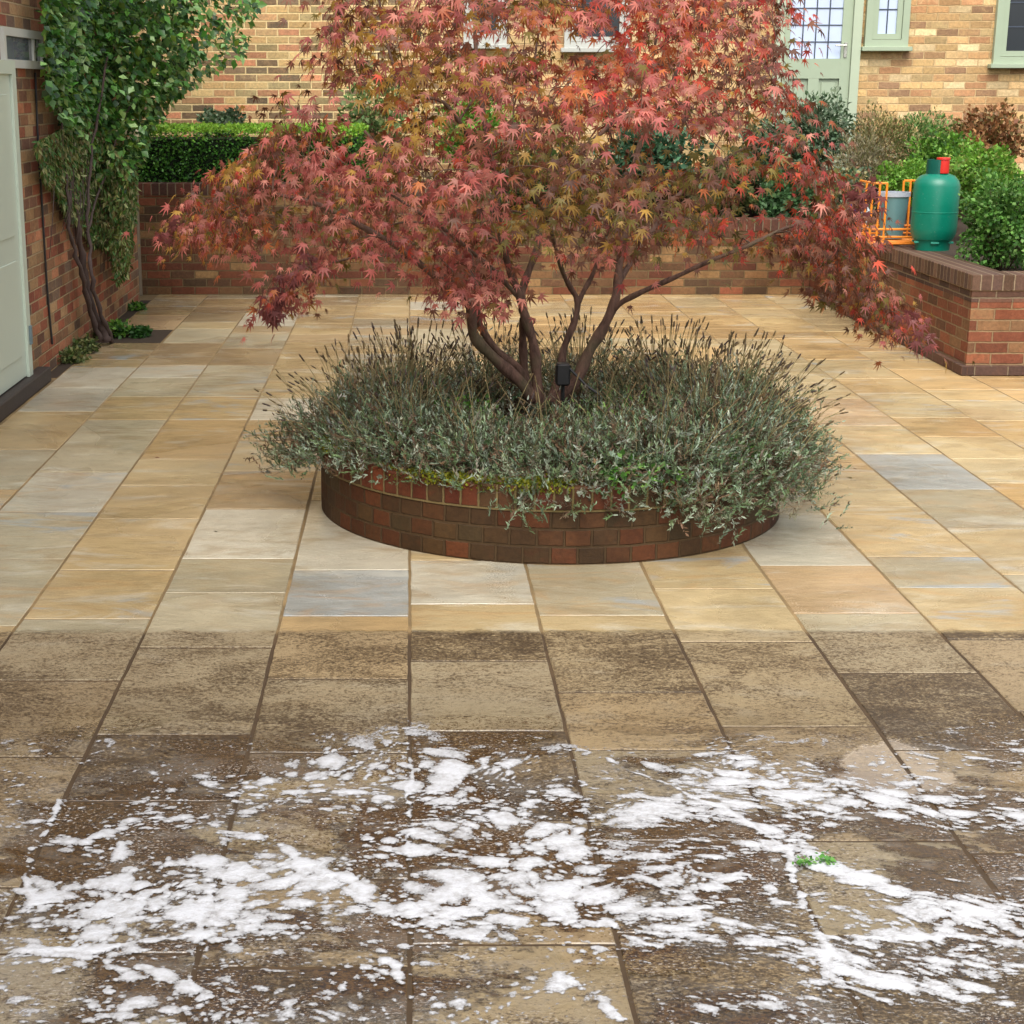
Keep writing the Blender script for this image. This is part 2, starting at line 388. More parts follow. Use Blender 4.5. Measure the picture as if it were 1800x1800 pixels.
M_PLANTC = brick_mat('brick_planter_coping', [(94, 44, 26), (70, 48, 27), (98, 48, 26), (74, 46, 26), (64, 50, 29), (86, 42, 25)], (112, 96, 62), L=.0775, H=.5, shift=0, stain=(.4, .42, .2), stain_amt=.7, seed=23., rough=.7)
M_OUTB = brick_mat('brick_outbuilding', [(176, 144, 104), (192, 150, 108), (138, 114, 88), (202, 168, 116), (206, 140, 104), (168, 150, 108), (180, 128, 96), (214, 184, 130), (124, 106, 84)], (234, 208, 154), joint=.014, stain_amt=.2, seed=31.)
M_COTT = brick_mat('brick_cottage', [(196, 160, 112), (172, 136, 98), (212, 178, 128), (186, 146, 102), (202, 168, 116), (158, 124, 94), (224, 198, 152), (182, 156, 112), (190, 142, 102)], (206, 176, 130), joint=.010, stain_amt=.25, seed=33., wobble=.008)
M_SAGE = simple_mat('sage_paint', (160, 174, 150), .45, var=.06, scale=6)
M_SAGE2 = simple_mat('pale_sage_paint', (176, 188, 164), .45, var=.06, scale=6)
M_WHITE = simple_mat('white_paint', (182, 184, 178), .45, var=.06)
M_DOORL = simple_mat('mint_paint', (186, 198, 184), .4, var=.06)
M_DARK = simple_mat('dark_metal', (28, 28, 30), .45, var=.2)
M_LEAD = simple_mat('lead_strip', (62, 72, 88), .5, var=.1)
M_SLATE = simple_mat('slate_roof', (82, 76, 74), .8, var=.3, scale=8)
M_BARK = None
def bark():
    s = NT('bark'); o = s.coord('Object')
    a = s.noise(s.mul(o, (1, 1, .35)), 30, 5, .7, .6); b = s.noise(o, 6, 3)
    c = s.ramp(a, [(.3, tuple(lin((58, 42, 36)))), (.62, tuple(lin((112, 86, 74))))])
    c = s.mix(s.math('MULTIPLY', s.sm(b, .5, .7), .5), c, tuple(lin((92, 92, 66))))
    return s.fin(c, .85, s.bump(a, .6, .008), .3)
M_BARK = bark()
M_LEAF = leaf_mat('foliage'); M_MAPLE = leaf_mat('maple_leaf', .45, .38, .35)
M_LAV = leaf_mat('lavender_leaf', .7, .2, .2)
def glass_mat(name, rgb, rough=.08):
    s = NT(name); o = s.coord('Object')
    c = s.scale_col(s.mix(0., tuple(lin(rgb)), (1, 1, 1)), s.math('MULTIPLY_ADD', s.noise(o, 2.5, 2), .3, .85))
    return s.fin(c, rough, None, .6)
M_GLASS_B = glass_mat('pale_glass', (196, 210, 236)); M_GLASS_D = glass_mat('dark_glass', (40, 46, 52)); M_GLASS_G = glass_mat('grey_glass', (104, 108, 116))
def foam_mat():
    s = NT('foam'); o = s.coord('Object')
    th = s.n('ShaderNodeAttribute', attribute_name='thick').outputs['Fac']
    v = s.n('ShaderNodeTexVoronoi'); v.inputs['Scale'].default_value = 130; s.link(o, v.inputs['Vector'])
    nz = s.noise(o, 60, 4, .7); fz = s.noise(o, 170, 3, .7)
    c = s.mix(s.sm(s.math('ADD', s.math('MULTIPLY', th, .8), nz), .35, .85), (.36, .355, .355), (.58, .595, .63))
    h = s.math('ADD', v.outputs['Distance'], nz)
    s.fin(c, .35, s.bump(h, .4, .003), .5)
    al = s.math('ADD', th, s.math('MULTIPLY', s.math('SUBTRACT', fz, .5), .16))
    al = s.math('ADD', al, s.math('MULTIPLY', s.math('SUBTRACT', v.outputs['Distance'], .45), -.10))
    a1 = s.sm(al, -.02, .035); a1 = s.math('MULTIPLY', a1, s.math('MULTIPLY_ADD', s.sm(al, .0, .12), .45, .55))
    tr = s.n('ShaderNodeBsdfTransparent'); mx = s.n('ShaderNodeMixShader'); s._in(mx.inputs[0], a1)
    s.link(tr.outputs[0], mx.inputs[1]); s.link(s.b.outputs[0], mx.inputs[2]); s.link(mx.outputs[0], s.out.inputs[0])
    return s.m
M_FOAM = foam_mat()

# ------------------------------------------------------------------ the ground and the paving
W = .2435*1.95
g = MB(); g.face([(-90, -60, -.30), (90, -60, -.30), (90, 160, -.30), (-90, 160, -.30)])
tag(g.build('ground', simple_mat('lawn_earth', (84, 92, 52), .95, var=.4, scale=3)), kind='structure')
gr = MB(); gr.box(-2.55, 7.2, -2.5, 15.8, -.28, -.0024, skip='u')
tag(gr.build('paving_bed', M_GROUT), kind='structure')

LG, BU, GO, BR, GB, BL, PK = (186, 180, 162), (184, 163, 122), (182, 152, 106), (160, 136, 102), (168, 158, 132), (152, 157, 156), (186, 157, 120)
TN = (176, 152, 110)
RNGS = random.Random(5)
joints = {
 0: [985, 1062, 1162, 1285, 1442, 1660],
 1: [985, 1082, 1217, 1318, 1478, 1640],
 2: [954, 1035, 1128, 1277, 1478, 1645],
 3: [840, 904, 994, 1078, 1183, 1318, 1500],
 4: [830, 890, 978, 1033, 1124, 1250, 1420],
 5: [700, 748, 798, 860, 930, 1010],
 -1: [880, 1002, 1083, 1193, 1323, 1545, 1700],
 -2: [700, 738, 774, 828, 895, 982, 1042, 1138, 1291, 1408, 1676],
 -3: [612, 642, 697, 738, 807, 853, 912, 1002, 1088, 1196, 1330, 1560],
 -4: [578, 603, 642, 664, 697, 738, 830, 900, 983, 1100],
 -5: [554, 579, 603, 632, 646, 682, 723, 790, 860]}
cols_ = {
 0: [LG, BU, GB, BR, BR], 1: [GB, BU, GO, GB, BR], 2: [BU, BU, BU, BR, GB], 3: [GB, LG, PK, GB, GB, BR],
 4: [BU, TN, GB, BU, BR, GB], 5: [PK, BU, BL, GB, BU], -1: [LG, BL, GO, GB, GB, BR],
 -2: [LG, GO, BU, BR, LG, GB, GB, GB, BR, GB], -3: [BR, GB, TN, GO, BU, TN, TN, TN, GB, BR, BR],
 -4: [GB, BR, LG, GB, TN, GB, LG, GB, GB], -5: [PK, None, BR, TN, LG, LG, TN, GB]}
SV = []; SF = []; SC = []; SR = []; SUV = []
def slab(x0, x1, y0, y1, colr):
    r = RNGS; hz = r.uniform(-.0008, .0008); tx, ty = r.uniform(-.0015, .0015), r.uniform(-.001, .001)
    out = []
    n1 = 7
    for i in range(n1): out.append((x0+(x1-x0)*i/n1, y0))
    for i in range(n1): out.append((x1, y0+(y1-y0)*i/n1))
    for i in range(n1): out.append((x1-(x1-x0)*i/n1, y1))
    for i in range(n1): out.append((x0, y1-(y1-y0)*i/n1))
    cx, cy = (x0+x1)/2, (y0+y1)/2; n = len(out); b = len(SV); cr = r.random()
    ring = []
    for (x, y) in out:
        x += r.uniform(-.0018, .0018); y += r.uniform(-.0018, .0018); ring.append((x, y))
    for lev in range(3):
        for (x, y) in ring:
            ins = [0., .0010, .004][lev]; sx = x-ins*(1 if x > cx else -1); sy = y-ins*(1 if y > cy else -1)
            z = hz+tx*(x-cx)+ty*(y-cy)+[-.012, -.0026, 0][lev]
            SV.append((sx, sy, z))
    for i in range(n):
        j = (i+1) % n
        SF.append([b+i, b+j, b+n+j, b+n+i]); SF.append([b+n+i, b+n+j, b+2*n+j, b+2*n+i])
    SF.append([b+2*n+i for i in range(n)])
    c = (lin(colr)*.84+lin((176, 160, 124))*.16)*(1+r.uniform(-.14, .10)); 
    for _ in range(3*n): SC.append(c); SR.append(cr)
warm = [(196, 168, 118), (198, 164, 112), (190, 160, 110), (194, 174, 132), (184, 150, 100), (192, 170, 126)]
mixed = [BU, TN, GB, LG, BR, GO, TN, BU, GB]
for k in range(-5, 14):
    J = sorted([gy(y) for y in joints.get(k, [])]); C = list(cols_.get(k, []))[::-1]
    if not J: J = [6.+RNGS.uniform(-.3, .3)]; C = []
    lo = [(J[i], J[i+1], C[i] if i < len(C) else RNGS.choice(mixed)) for i in range(len(J)-1)]
    y = J[0]
    while y > -2.3:
        l = RNGS.choice([.40, .56, .63, .80]); lo.append((y-l, y, RNGS.choice(mixed))); y -= l
    y = J[-1]
    while y < 15.66:
        l = RNGS.choice([.40, .56, .63, .80]); l = min(l, 15.68-y)
        if 15.68-y-l < .15: l = 15.68-y
        lo.append((y, y+l, RNGS.choice(warm if k > 0 else mixed))); y += l
    for (a, b, c) in lo:
        if c is None: continue
        slab(k*W+.0042, (k+1)*W-.0042, a+.0042, b-.0042, c)
me_o = mk('patio', np.array(SV), SF, M_PAVE, col=np.array(SC))
a_ = me_o.data.attributes.new('rnd', 'FLOAT', 'POINT'); a_.data.foreach_set('value', np.array(SR, np.float32))
tag(me_o, kind='structure')
# soil in the planting gap against the left wall
so = MB(); so.box(-2.47, -5*W-.004, 11.0, 15.2, -.02, -.001, skip='u'); so.box(-5*W-.0035, -4*W-.012, gy(603)+.01, gy(579)-.01, -.02, -.0005, skip='u')
tag(so.build('planting_pocket_soil', M_SOIL), kind='structure')

# ------------------------------------------------------------------ walls
def wall(name, label, x0, x1, y0, y1, z1, m, mc, cope=.11, over=.006):
    e = empty(name, ((x0+x1)/2, y0, 0), label, 'wall')
    b = MB(); b.box(x0, x1, y0, y1, -.25, z1-cope); b.build('brickwork', m, e)
    c = MB(); c.box(x0-over, x1+over, y0-over, y1+over, z1-cope+.0005, z1, bev=.004)
    # coping bricks: v starts at the course
    c.UV = [(u, .04+.0*v if False else (v-(z1-cope)) if 0 <= v-(z1-cope) < .2 else .06) for u, v in c.UV]
    c.build('coping', mc, e); return e
YB = 15.62
lw = empty('house_side_wall', (-2.6, 6, 0), 'tall red brick house wall along the left edge, climber growing up it', 'house')
b = MB(); b.box(-2.85, -2.475, -3, 15.15, -.25, 5.6); b.build('brickwork', M_LEFT, lw)
b = MB(); b.box(-8.0, -2.30, -3.2, 15.3, 5.6, 5.75); b.build('roof_eaves', M_SLATE, lw)
b = MB(); b.box(-8, -2.86, 14.9, 15.15, -.25, 5.6); b.build('end_wall', M_LEFT, lw)
wall('back_wall_tall', 'dark red brick garden wall on the left behind the maple, hedge on top', -4.2, .75, YB, YB+.26, 1.03, M_BACK, M_BACKC).name = 'garden_wall'
wall('garden_wall', 'lower dark brick garden wall behind the right of the maple', .752, 3.77, YB, YB+.26, .70, M_BACK, M_BACKC)
YP = 11.09
rw = empty('retaining_wall', (3.9, YP, 0), 'orange-red brick retaining wall with dark coping turning the corner at right', 'wall')
b = MB(); b.box(3.775, 4.02, YP+.232, YB+.26, -.25, .495, skip=''); b.box(3.775, 9.5, YP+.006, YP+.232, -.25, .495)
b.build('brickwork', M_RIGHT, rw)
b = MB(); b.box(3.775, 4.02, YP+.232, YB+.26, .4955, .57); b.box(3.773, 9.5, YP+.004, YP+.232, .4955, .57); b.build('dark_course', M_RIGHTD, rw)
c = MB(); c.box(3.765, 4.03, YP-.004, YB+.26, .5705, .68, bev=.004); c.box(4.0305, 9.5, YP-.004, YP+.24, .5705, .68, bev=.004)
c.UV = [(u, (v-.5705) if 0 <= v-.5705 < .2 else .06) for u, v in c.UV]; c.build('coping', M_RIGHTC, rw)
c = MB(); c.box(3.735, 3.7745, YP-.03, YB, 0.003, .068, bev=.003); c.box(3.7745, 9.5, YP-.03, YP+.0055, .003, .0682, bev=.003); c.build('plinth', M_RIGHTD, rw)
# raised ground behind the walls
t = MB(); t.box(-4.2, 3.76, YB+.262, 17.9, .2, .62, skip='u'); t.box(4.021, 9.5, YP+.235, 17.9, .2, .60, skip='u'); t.box(-8, 9.5, 16.9, 17.9, .2, .95, skip='u'); t.box(3.5, 4.02, YB+.262, 16.9, .2, .58)
tag(t.build('raised_bed_ground', M_SOIL), kind='structure')

# ------------------------------------------------------------------ buildings behind
YH = 17.6
def window(par, x0, x1, y, z0, z1, mf, mg, bars=(3, 3), fw=.06, sill=True, lead=M_LEAD):
    f = MB()
    f.box(x0, x1, y-.05, y+.02, z0, z0+fw); f.box(x0, x1, y-.05, y+.02, z1-fw, z1)
    f.box(x0, x0+fw, y-.049, y+.02, z0+fw, z1-fw); f.box(x1-fw, x1, y-.049, y+.02, z0+fw, z1-fw)
    k = fw*.75; a0, a1, c0, c1 = x0+fw+.004, x1-fw-.004, z0+fw+.004, z1-fw-.004
    f.box(a0, a1, y-.035, y+.02, c0, c0+k); f.box(a0, a1, y-.035, y+.02, c1-k, c1)
    f.box(a0, a0+k, y-.034, y+.02, c0+k, c1-k); f.box(a1-k, a1, y-.034, y+.02, c0+k, c1-k)
    wo = f.build('window', mf, par)
    p = MB(); p.box(a0+k, a1-k, y-.008, y+.01, c0+k, c1-k); p.build('pane', mg, wo)
    l = MB()
    for i in range(1, bars[0]):
        x = a0+k+(a1-a0-2*k)*i/bars[0]; l.box(x-.006, x+.006, y-.014, y-.0085, c0+k, c1-k)
    for i in range(1, bars[1]):
        z = c0+k+(c1-c0-2*k)*i/bars[1]; l.box(a0+k, a1-k, y-.0135, y-.0085, z-.006, z+.006)
    if l.V: l.build('glazing_bar', lead, wo)
    if sill:
        q = MB(); q.box(x0-.035, x1+.035, y-.10, y+.02, z0-.045, z0-.001, bev=.004); q.build('sill', mf, wo)
    return wo
XS = .95
ob = empty('outbuilding', (-1.5, YH, .9), 'sunny buff brick building with pale mortar behind the hedge at left', 'building')
b = MB(); b.box(-6, XS, YH, YH+4, .3, 5.2); b.build('wall', M_OUTB, ob)
b = MB(); b.box(-6.2, XS, YH-.35, YH+4.2, 5.2, 5.35); b.box(-6.2, XS, YH+.6, YH+3.2, 5.35, 6.3); b.build('roof', M_SLATE, ob)
p = PY(866, 78, YH); window(ob, p[0]-.30, p[0]+.14, YH-.01, p[2], p[2]+1.1, M_WHITE, M_GLASS_D, (2, 3))
ct = empty('cottage', (4, YH, .9), 'weathered yellow stock brick cottage with sage green door and windows', 'house')
b = MB(); b.box(XS+.002, 12, YH+.03, YH+5, .3, 5.2); b.build('wall', M_COTT, ct)
b = MB(); b.box(XS, 12.2, YH-.32, YH+5.2, 5.2, 5.36); b.box(XS, 12.2, YH+1, YH+4, 5.36, 6.6); b.build('roof', M_SLATE, ct)
p = PY(1000, 84, YH); window(ct, p[0]-.05, p[0]+.62, YH+.02, p[2], p[2]+1.2, M_WHITE, M_GLASS_D, (3, 3))
# door
xd0, xd1 = PY(1360, 100, YH)[0], PY(1510, 100, YH)[0]
zt = PY(1400, 103, YH)[2]; zp0 = PY(1400, 138, YH)[2]
fr = MB(); fr.box(xd0, xd0+.085, YH-.05, YH+.028, .95, 3.05); fr.box(xd1-.09, xd1, YH-.05, YH+.028, .95, 3.05); fr.box(xd0+.086, xd1-.091, YH-.05, YH+.028, 2.96, 3.05)
fr.build('door_frame', M_SAGE2, ct)
dr = MB(); a0, a1 = xd0+.088, xd1-.093
sx = .065
dr.box(a0, a0+sx, YH-.02, YH+.028, .96, 2.955); dr.box(a1-.10, a1, YH-.02, YH+.028, .96, 2.955)
i0, i1 = a0+sx+.0005, a1-.1005; xm = (i0+i1)/2
dr.box(i0, i1, YH-.0195, YH+.028, zp0, zt-.001); dr.box(i0, i1, YH-.0195, YH+.028, .96, 1.15); dr.box(i0, i1, YH-.0195, YH+.028, 2.86, 2.955)
dr.box(xm-.055, xm+.055, YH-.0195, YH+.028, 1.151, zp0-.001)
for (q0, q1) in ((i0, xm-.056), (xm+.056, i1)):
    dr.box(q0, q1, YH+.008, YH+.028, 1.151, zp0-.001)
    dr.box(q0+.03, q1-.03, YH-.004, YH+.0078, 1.19, zp0-.035, bev=.005)
door = dr.build('door', M_SAGE, ct)
gl = MB(); gl.box(i0, i1, YH+.006, YH+.02, zt, 2.859); gl.build('pane', M_GLASS_B, door)
l = MB()
for i in range(1, 4): x = i0+(i1-i0)*i/4; l.box(x-.006, x+.006, YH-.001, YH+.0055, zt, 2.859)
for i in range(1, 4): z = zt+.165*i; l.box(i0, i1, YH-.0005, YH+.0055, z-.005, z+.005)
l.build('glazing_bar', M_LEAD, door)
hd = MB(); zh = PY(1400, 80, YH)[2]; hd.box(a1-.075, a1-.04, YH-.03, YH-.0205, zh-.12, zh+.03, bev=.003); hd.tube([(a1-.057, YH-.03, zh), (a1-.057, YH-.06, zh), (a1-.17, YH-.062, zh)], .009, 8)
hd.build('handle', simple_mat('steel', (196, 196, 190), .25, metal=.8), door)
p0, p1 = PY(1518, 90, YH), PY(1594, 90, YH); window(ct, p0[0], p1[0], YH+.02, p0[2]+.045, p0[2]+1.25, M_SAGE, M_GLASS_B, (2, 4), fw=.07)
p0 = PY(1738, 120, YH); window(ct, p0[0]+.03, p0[0]+.95, YH+.02, p0[2]+.045, p0[2]+1.25, M_SAGE, M_GLASS_D, (3, 4), fw=.07)

# left wall window and door (in the wall plane x = -2.475)
def side_window(par, y0, y1, z0, z1):
    x = -2.474; f = MB(); w_ = .05
    f.box(x-.02, x+.03, y0, y1, z0, z0+w_); f.box(x-.02, x+.03, y0, y1, z1-w_, z1)
    f.box(x-.02, x+.029, y0, y0+w_, z0+w_, z1-w_); f.box(x-.02, x+.029, y1-w_, y1, z0+w_, z1-w_); f.box(x-.02, x+.028, y1-.30, y1-.26, z0+w_, z1-w_)
    wo = f.build('window', M_WHITE, par); p = MB(); p.box(x-.015, x+.012, y0+w_, y1-w_, z0+w_, z1-w_); p.build('pane', M_GLASS_G, wo)
def wall_pt(x, y):                       # where the sight line meets the left wall
    d = ray(x, y); k = -2.475/d[0]; return d*k+np.array([0, 0, HC])
a = wall_pt(71, 122); b2 = wall_pt(70, 57)
side_window(lw, a[1]-1.1, a[1], a[2], b2[2])
yd = float(wall_pt(43, 600)[1])
f = MB(); f.box(-2.4745, -2.43, yd-.10, yd, .10, 2.05); f.box(-2.4745, -2.43, yd-1.10, yd-1.0, .10, 2.05); f.box(-2.4745, -2.43, yd-.9995, yd-.1005, 1.97, 2.05)
f.build('door_frame', M_DOORL, lw)
f = MB(); f.box(-2.4742, -2.448, yd-.999, yd-.101, .11, 1.969); f.box(-2.448, -2.442, yd-.88, yd-.22, .25, .85, bev=.003); f.box(-2.448, -2.442, yd-.88, yd-.22, 1.0, 1.85, bev=.003)
dl = f.build('door', M_DOORL, lw)
h_ = MB(); h_.box(-2.43, -2.415, yd-.06, yd-.02, .30, .42, bev=.003); h_.build('hinge', simple_mat('hinge_grey', (100, 116, 122), .5), dl)
st = MB(); st.box(-2.4745, -2.385, yd-1.3, yd+.32, .0, .098, bev=.006); st.build('doorstep', simple_mat('dark_step', (54, 46, 42), .7, bump=.5), lw)

# ------------------------------------------------------------------ round planter
PC = np.array([.6527, 7.55]); PR = 1.067; PH = .327
pl = empty('round_planter', (PC[0], PC[1], 0), 'round red brick planter in the middle of the patio', 'planter')
def ring(r0, r1, z0, z1, n=96, bev=0., vz=0.):
    m = MB()
    for i in range(n):
        a, c = 2*math.pi*i/n, 2*math.pi*(i+1)/n
        f = lambda r, t, z: (PC[0]+r*math.cos(t), PC[1]+r*math.sin(t), z)
        prof = [(r1, z0), (r1+(0), z1-bev), (r1-bev, z1), (r0+bev, z1), (r0, z1-bev), (r0, z0)]
        L_ = 0
        for (ra, za), (rb, zb) in zip(prof[:-1], prof[1:]):
            if abs(ra-rb) < 1e-9 and abs(za-zb) < 1e-9: continue
            dl_ = math.hypot(ra-rb, za-zb)
            m.face([f(ra, a, za), f(ra, c, za), f(rb, c, zb), f(rb, a, zb)], [(a*PR, z0-vz+L_), (c*PR, z0-vz+L_), (c*PR, z0-vz+L_+dl_), (a*PR, z0-vz+L_+dl_)]); L_ += dl_
    return m
ring(PR-.21, PR, 0, PH-.105).build('brickwork', M_PLANT, pl, merge=True)
ring(PR-.215, PR+.004, PH-.1045, PH, bev=.006, vz=PH-.1).build('coping', M_PLANTC, pl, merge=True)
sl = MB(); sl.lathe(PC[0], PC[1], [(0, .30), (.4, .30), (PR-.212, .275)], 40)
sl.build('soil', M_SOIL, pl)

# ------------------------------------------------------------------ the maple
rng = np.random.default_rng(11)
TY = 7.55
def T(pts): return smooth_path([PY(x, y, TY+dy) for x, y, dy in pts], 4)
stems = [  # (points px, depth offset), r0, r1
 ([(938, 702, 0), (915, 672, -.02), (869, 630, -.06), (834, 592, -.1), (829, 556, -.12), (820, 528, -.15), (793, 508, -.2), (748, 472, -.26), (700, 435, -.34), (630, 395, -.45), (560, 360, -.5), (480, 340, -.5)], .036, .008),
 ([(931, 706, .05), (918, 655, .06), (875, 617, .05), (846, 576, .03), (838, 540, 0), (836, 500, 0), (800, 440, .05), (760, 380, .12), (700, 300, .2), (640, 230, .25)], .024, .007),
 ([(946, 708, 0), (943, 655, 0), (938, 606, 0), (923, 556, 0), (914, 520, -.02), (902, 490, -.04), (889, 452, -.08), (878, 400, -.12), (868, 300, -.15), (848, 190, -.1), (835, 60, 0), (840, -60, .05)], .033, .007),
 ([(920, 550, 0), (918, 512, .03), (930, 475, .06), (944, 435, .1), (955, 370, .2), (985, 300, .3), (1050, 240, .4), (1110, 180, .45), (1150, 90, .5), (1160, -40, .5)], .024, .006),
 ([(934, 704, .1), (922, 650, .12), (919, 596, .1), (921, 560, .04)], .022, .02),
 ([(914, 524, 0), (895, 505, -.06), (872, 478, -.14), (840, 452, -.25), (790, 410, -.45), (730, 370, -.65), (670, 330, -.75)], .015, .005),
 ([(968, 706, 0), (984, 655, .03), (992, 610, .05), (1010, 565, .05), (1015, 530, .05), (1003, 506, .02), (989, 478, -.04), (975, 430, -.2), (960, 380, -.4), (930, 330, -.6)], .024, .006),
 ([(1015, 534, .05), (1027, 510, .05), (1042, 482, .05), (1060, 430, .0), (1085, 370, -.2), (1120, 320, -.4)], .016, .005),
 ([(978, 708, 0), (1012, 670, 0), (1035, 619, 0), (1060, 577, 0), (1080, 532, 0), (1086, 497, .02), (1090, 455, .05), (1102, 390, .1), (1106, 330, .1), (1130, 240, .1), (1180, 150, .1), (1220, 40, .1)], .036, .007),
 ([(1074, 548, 0), (1095, 530, -.03), (1135, 510, -.08), (1185, 488, -.12), (1245, 460, -.15), (1320, 430, -.15), (1400, 395, -.1), (1480, 400, 0), (1540, 440, .1)], .018, .005),
 ([(1084, 500, .02), (1110, 460, .15), (1150, 400, .3), (1190, 345, .4), (1260, 290, .5), (1330, 250, .55), (1400, 230, .6)], .018, .005),
 ([(868, 300, -.15), (830, 250, -.3), (780, 180, -.4), (715, 165, -.4), (690, 110, -.3), (675, 50, -.2), (660, -40, -.1)], .012, .005),
 ([(1000, 280, .3), (960, 200, .5), (940, 110, .65), (960, 0, .7)], .012, .005),
]
node_p = []; node_par = []; node_r = []; chains = []
for pts, r0, r1 in stems:
    P = T(pts); rr = np.linspace(r0*.84, r1, len(P))*(1+.12*np.sin(np.arange(len(P))*1.3))
    chains.append((P, rr))
    for q, r in zip(P, rr):
        node_p.append(q); node_r.append(r)
NP = np.array(node_p); NR = np.array(node_r); keep = NP[:, 2] > .62
NP = NP[keep]; NR = NR[keep]
# crown: sprays spread through the volume whose outline the tree has
outline = [(262, 395), (300, 345), (345, 310), (430, 250), (412, 215), (470, 160), (480, 85), (545, 95), (555, 20), (600, -90), (760, -190), (1000, -220), (1230, -150), (1370, -30), (1385, 80),
 (1360, 150), (1400, 170), (1430, 240), (1485, 240), (1465, 300), (1515, 335), (1505, 440), (1580, 520), (1630, 590), (1560, 585), (1480, 510), (1430, 450), (1330, 430), (1220, 440), (1150, 415), (1110, 460), (1040, 465), (960, 440), (900, 430), (870, 525), (810, 520), (760, 460), (690, 450), (600, 440), (530, 470), (500, 550), (455, 560), (470, 500), (520, 420), (430, 385), (380, 440), (330, 400), (280, 440)]
outline = [(x+(34 if x < 400 else 20 if x < 560 else -14 if x > 1400 else 0), y-(14 if y > 500 and x < 700 else 0)) for x, y in outline]
def inside(x, y, poly):
    n = len(poly); r = np.zeros(len(x), bool); j = n-1
    for i in range(n):
        xi, yi = poly[i]; xj, yj = poly[j]
        c = ((yi > y) != (yj > y)) & (x < (xj-xi)*(y-yi)/(yj-yi+1e-9)+xi); r ^= c; j = i
    return r
N = 13000
xx = rng.uniform(240, 1650, N); yy = rng.uniform(-220, 610, N)
ok = inside(xx, yy, outline)
# thin the places where the photograph looks through
holes = [(900, 480, 60, 24, .4), (1000, 505, 50, 20, .8), (622, 175, 40, 30, .95), (660, 215, 30, 20, .8), (515, 130, 26, 40, .9), (1370, 360, 52, 50, .85), (1150, 255, 45, 26, .8), (832, 195, 40, 16, .8), (1025, 75, 50, 26, .85), (868, 62, 26, 22, .85), (420, 330, 40, 24, .6), (1420, 235, 50, 44, .7), (1330, 215, 26, 24, .6), (1440, 330, 50, 16, .6), (440, 205, 60, 24, .9), (660, 330, 20, 14, .3), (1000, 190, 20, 10, .3), (560, 150, 24, 24, .5),
         (1005, 450, 20, 16, .5), (1220, 445, 110, 16, .4), (650, 190, 24, 20, .8)]
hole = np.zeros(N)
for hx, hy, hw, hh, s_ in holes:
    hole = np.maximum(hole, s_*np.clip(2.0-np.sqrt(((xx-hx)/hw)**2+((yy-hy)/hh)**2), 0, 1))
hole = np.clip(hole*1.25, 0, 1)
ok &= rng.random(N) > hole
cx_, cy_ = 930, 240
th = np.clip(1-((xx-cx_)/720)**2-np.clip((yy-cy_)/420, -1, 1)**2*.5, .04, 1)
dep = 1.35*np.sqrt(th)
side = rng.uniform(-1, 1, N); side = np.sign(side)*abs(side)**.55      # more near the shell
dy = side*dep
low = np.clip((yy-330)/200, 0, 1)
dy *= (1-.45*low)
CP = np.array([PY(x, y, TY+d) for x, y, d in zip(xx, yy, dy)])[ok]; CX = xx[ok]; CYp = yy[ok]; CD = dy[ok]
sel = []
nmid = 0
for i in range(len(CP)):
    tipz = (CX[i] > 1380) or (CX[i] < 430) or (CYp[i] > 470)
    md = (.095 if CX[i] < 620 else .076) if tipz else .108
    if len(sel) and np.min(np.sum((CP[sel]-CP[i])**2, 1)) < md**2: continue
    inner = 760 < CX[i] < 1330 and 200 < CYp[i] < 430
    if not tipz and (nmid >= 740 or (inner and rng.random() < .22)): continue
    nmid += not tipz; sel.append(i)
CP = CP[sel]; CX = CX[sel]; CYp = CYp[sel]; CD = CD[sel]
print('sprays', len(CP))
# twigs: join each spray to the nearest wood, nearest sprays first
root = np.array([PC[0], PC[1], .9])
order = np.argsort(np.linalg.norm(CP-root, axis=1))
for i in order:
    c = CP[i]; v = NP-c
    d = np.linalg.norm(v, axis=1)+np.where(NP[:, 2] > c[2]+.10, .25, 0)+.12*np.maximum(0, np.linalg.norm(NP-root, axis=1)-np.linalg.norm(c-root))
    j = int(np.argmin(d)); a = NP[j]; L_ = np.linalg.norm(c-a)
    if L_ < .03: continue
    mid1 = a+(c-a)*.33+np.array([0, 0, .10*L_])+rng.normal(size=3)*.03*L_; mid2 = a+(c-a)*.7+np.array([0, 0, .12*L_])+rng.normal(size=3)*.04*L_
    P = smooth_path([a, mid1, mid2, c], 2); r0 = min(NR[j]*.6, .0075); r0 = max(r0, .0022); rr = np.linspace(r0, max(r0*.5, .0014), len(P))
    chains.append((P, rr)); NP = np.vstack([NP, P[1:]]); NR = np.r_[NR, rr[1:]]
mt = empty('japanese_maple', (PC[0], PC[1], .3), 'multi-stemmed red and orange Japanese maple growing from the round planter', 'tree')
V, F = many_tubes(chains[:len(stems)], 10); mk('trunk', V, F, M_BARK, mt, smooth=True)
V, F = many_tubes(chains[len(stems):], 5); mk('branches', V, F, M_BARK, mt, smooth=True)
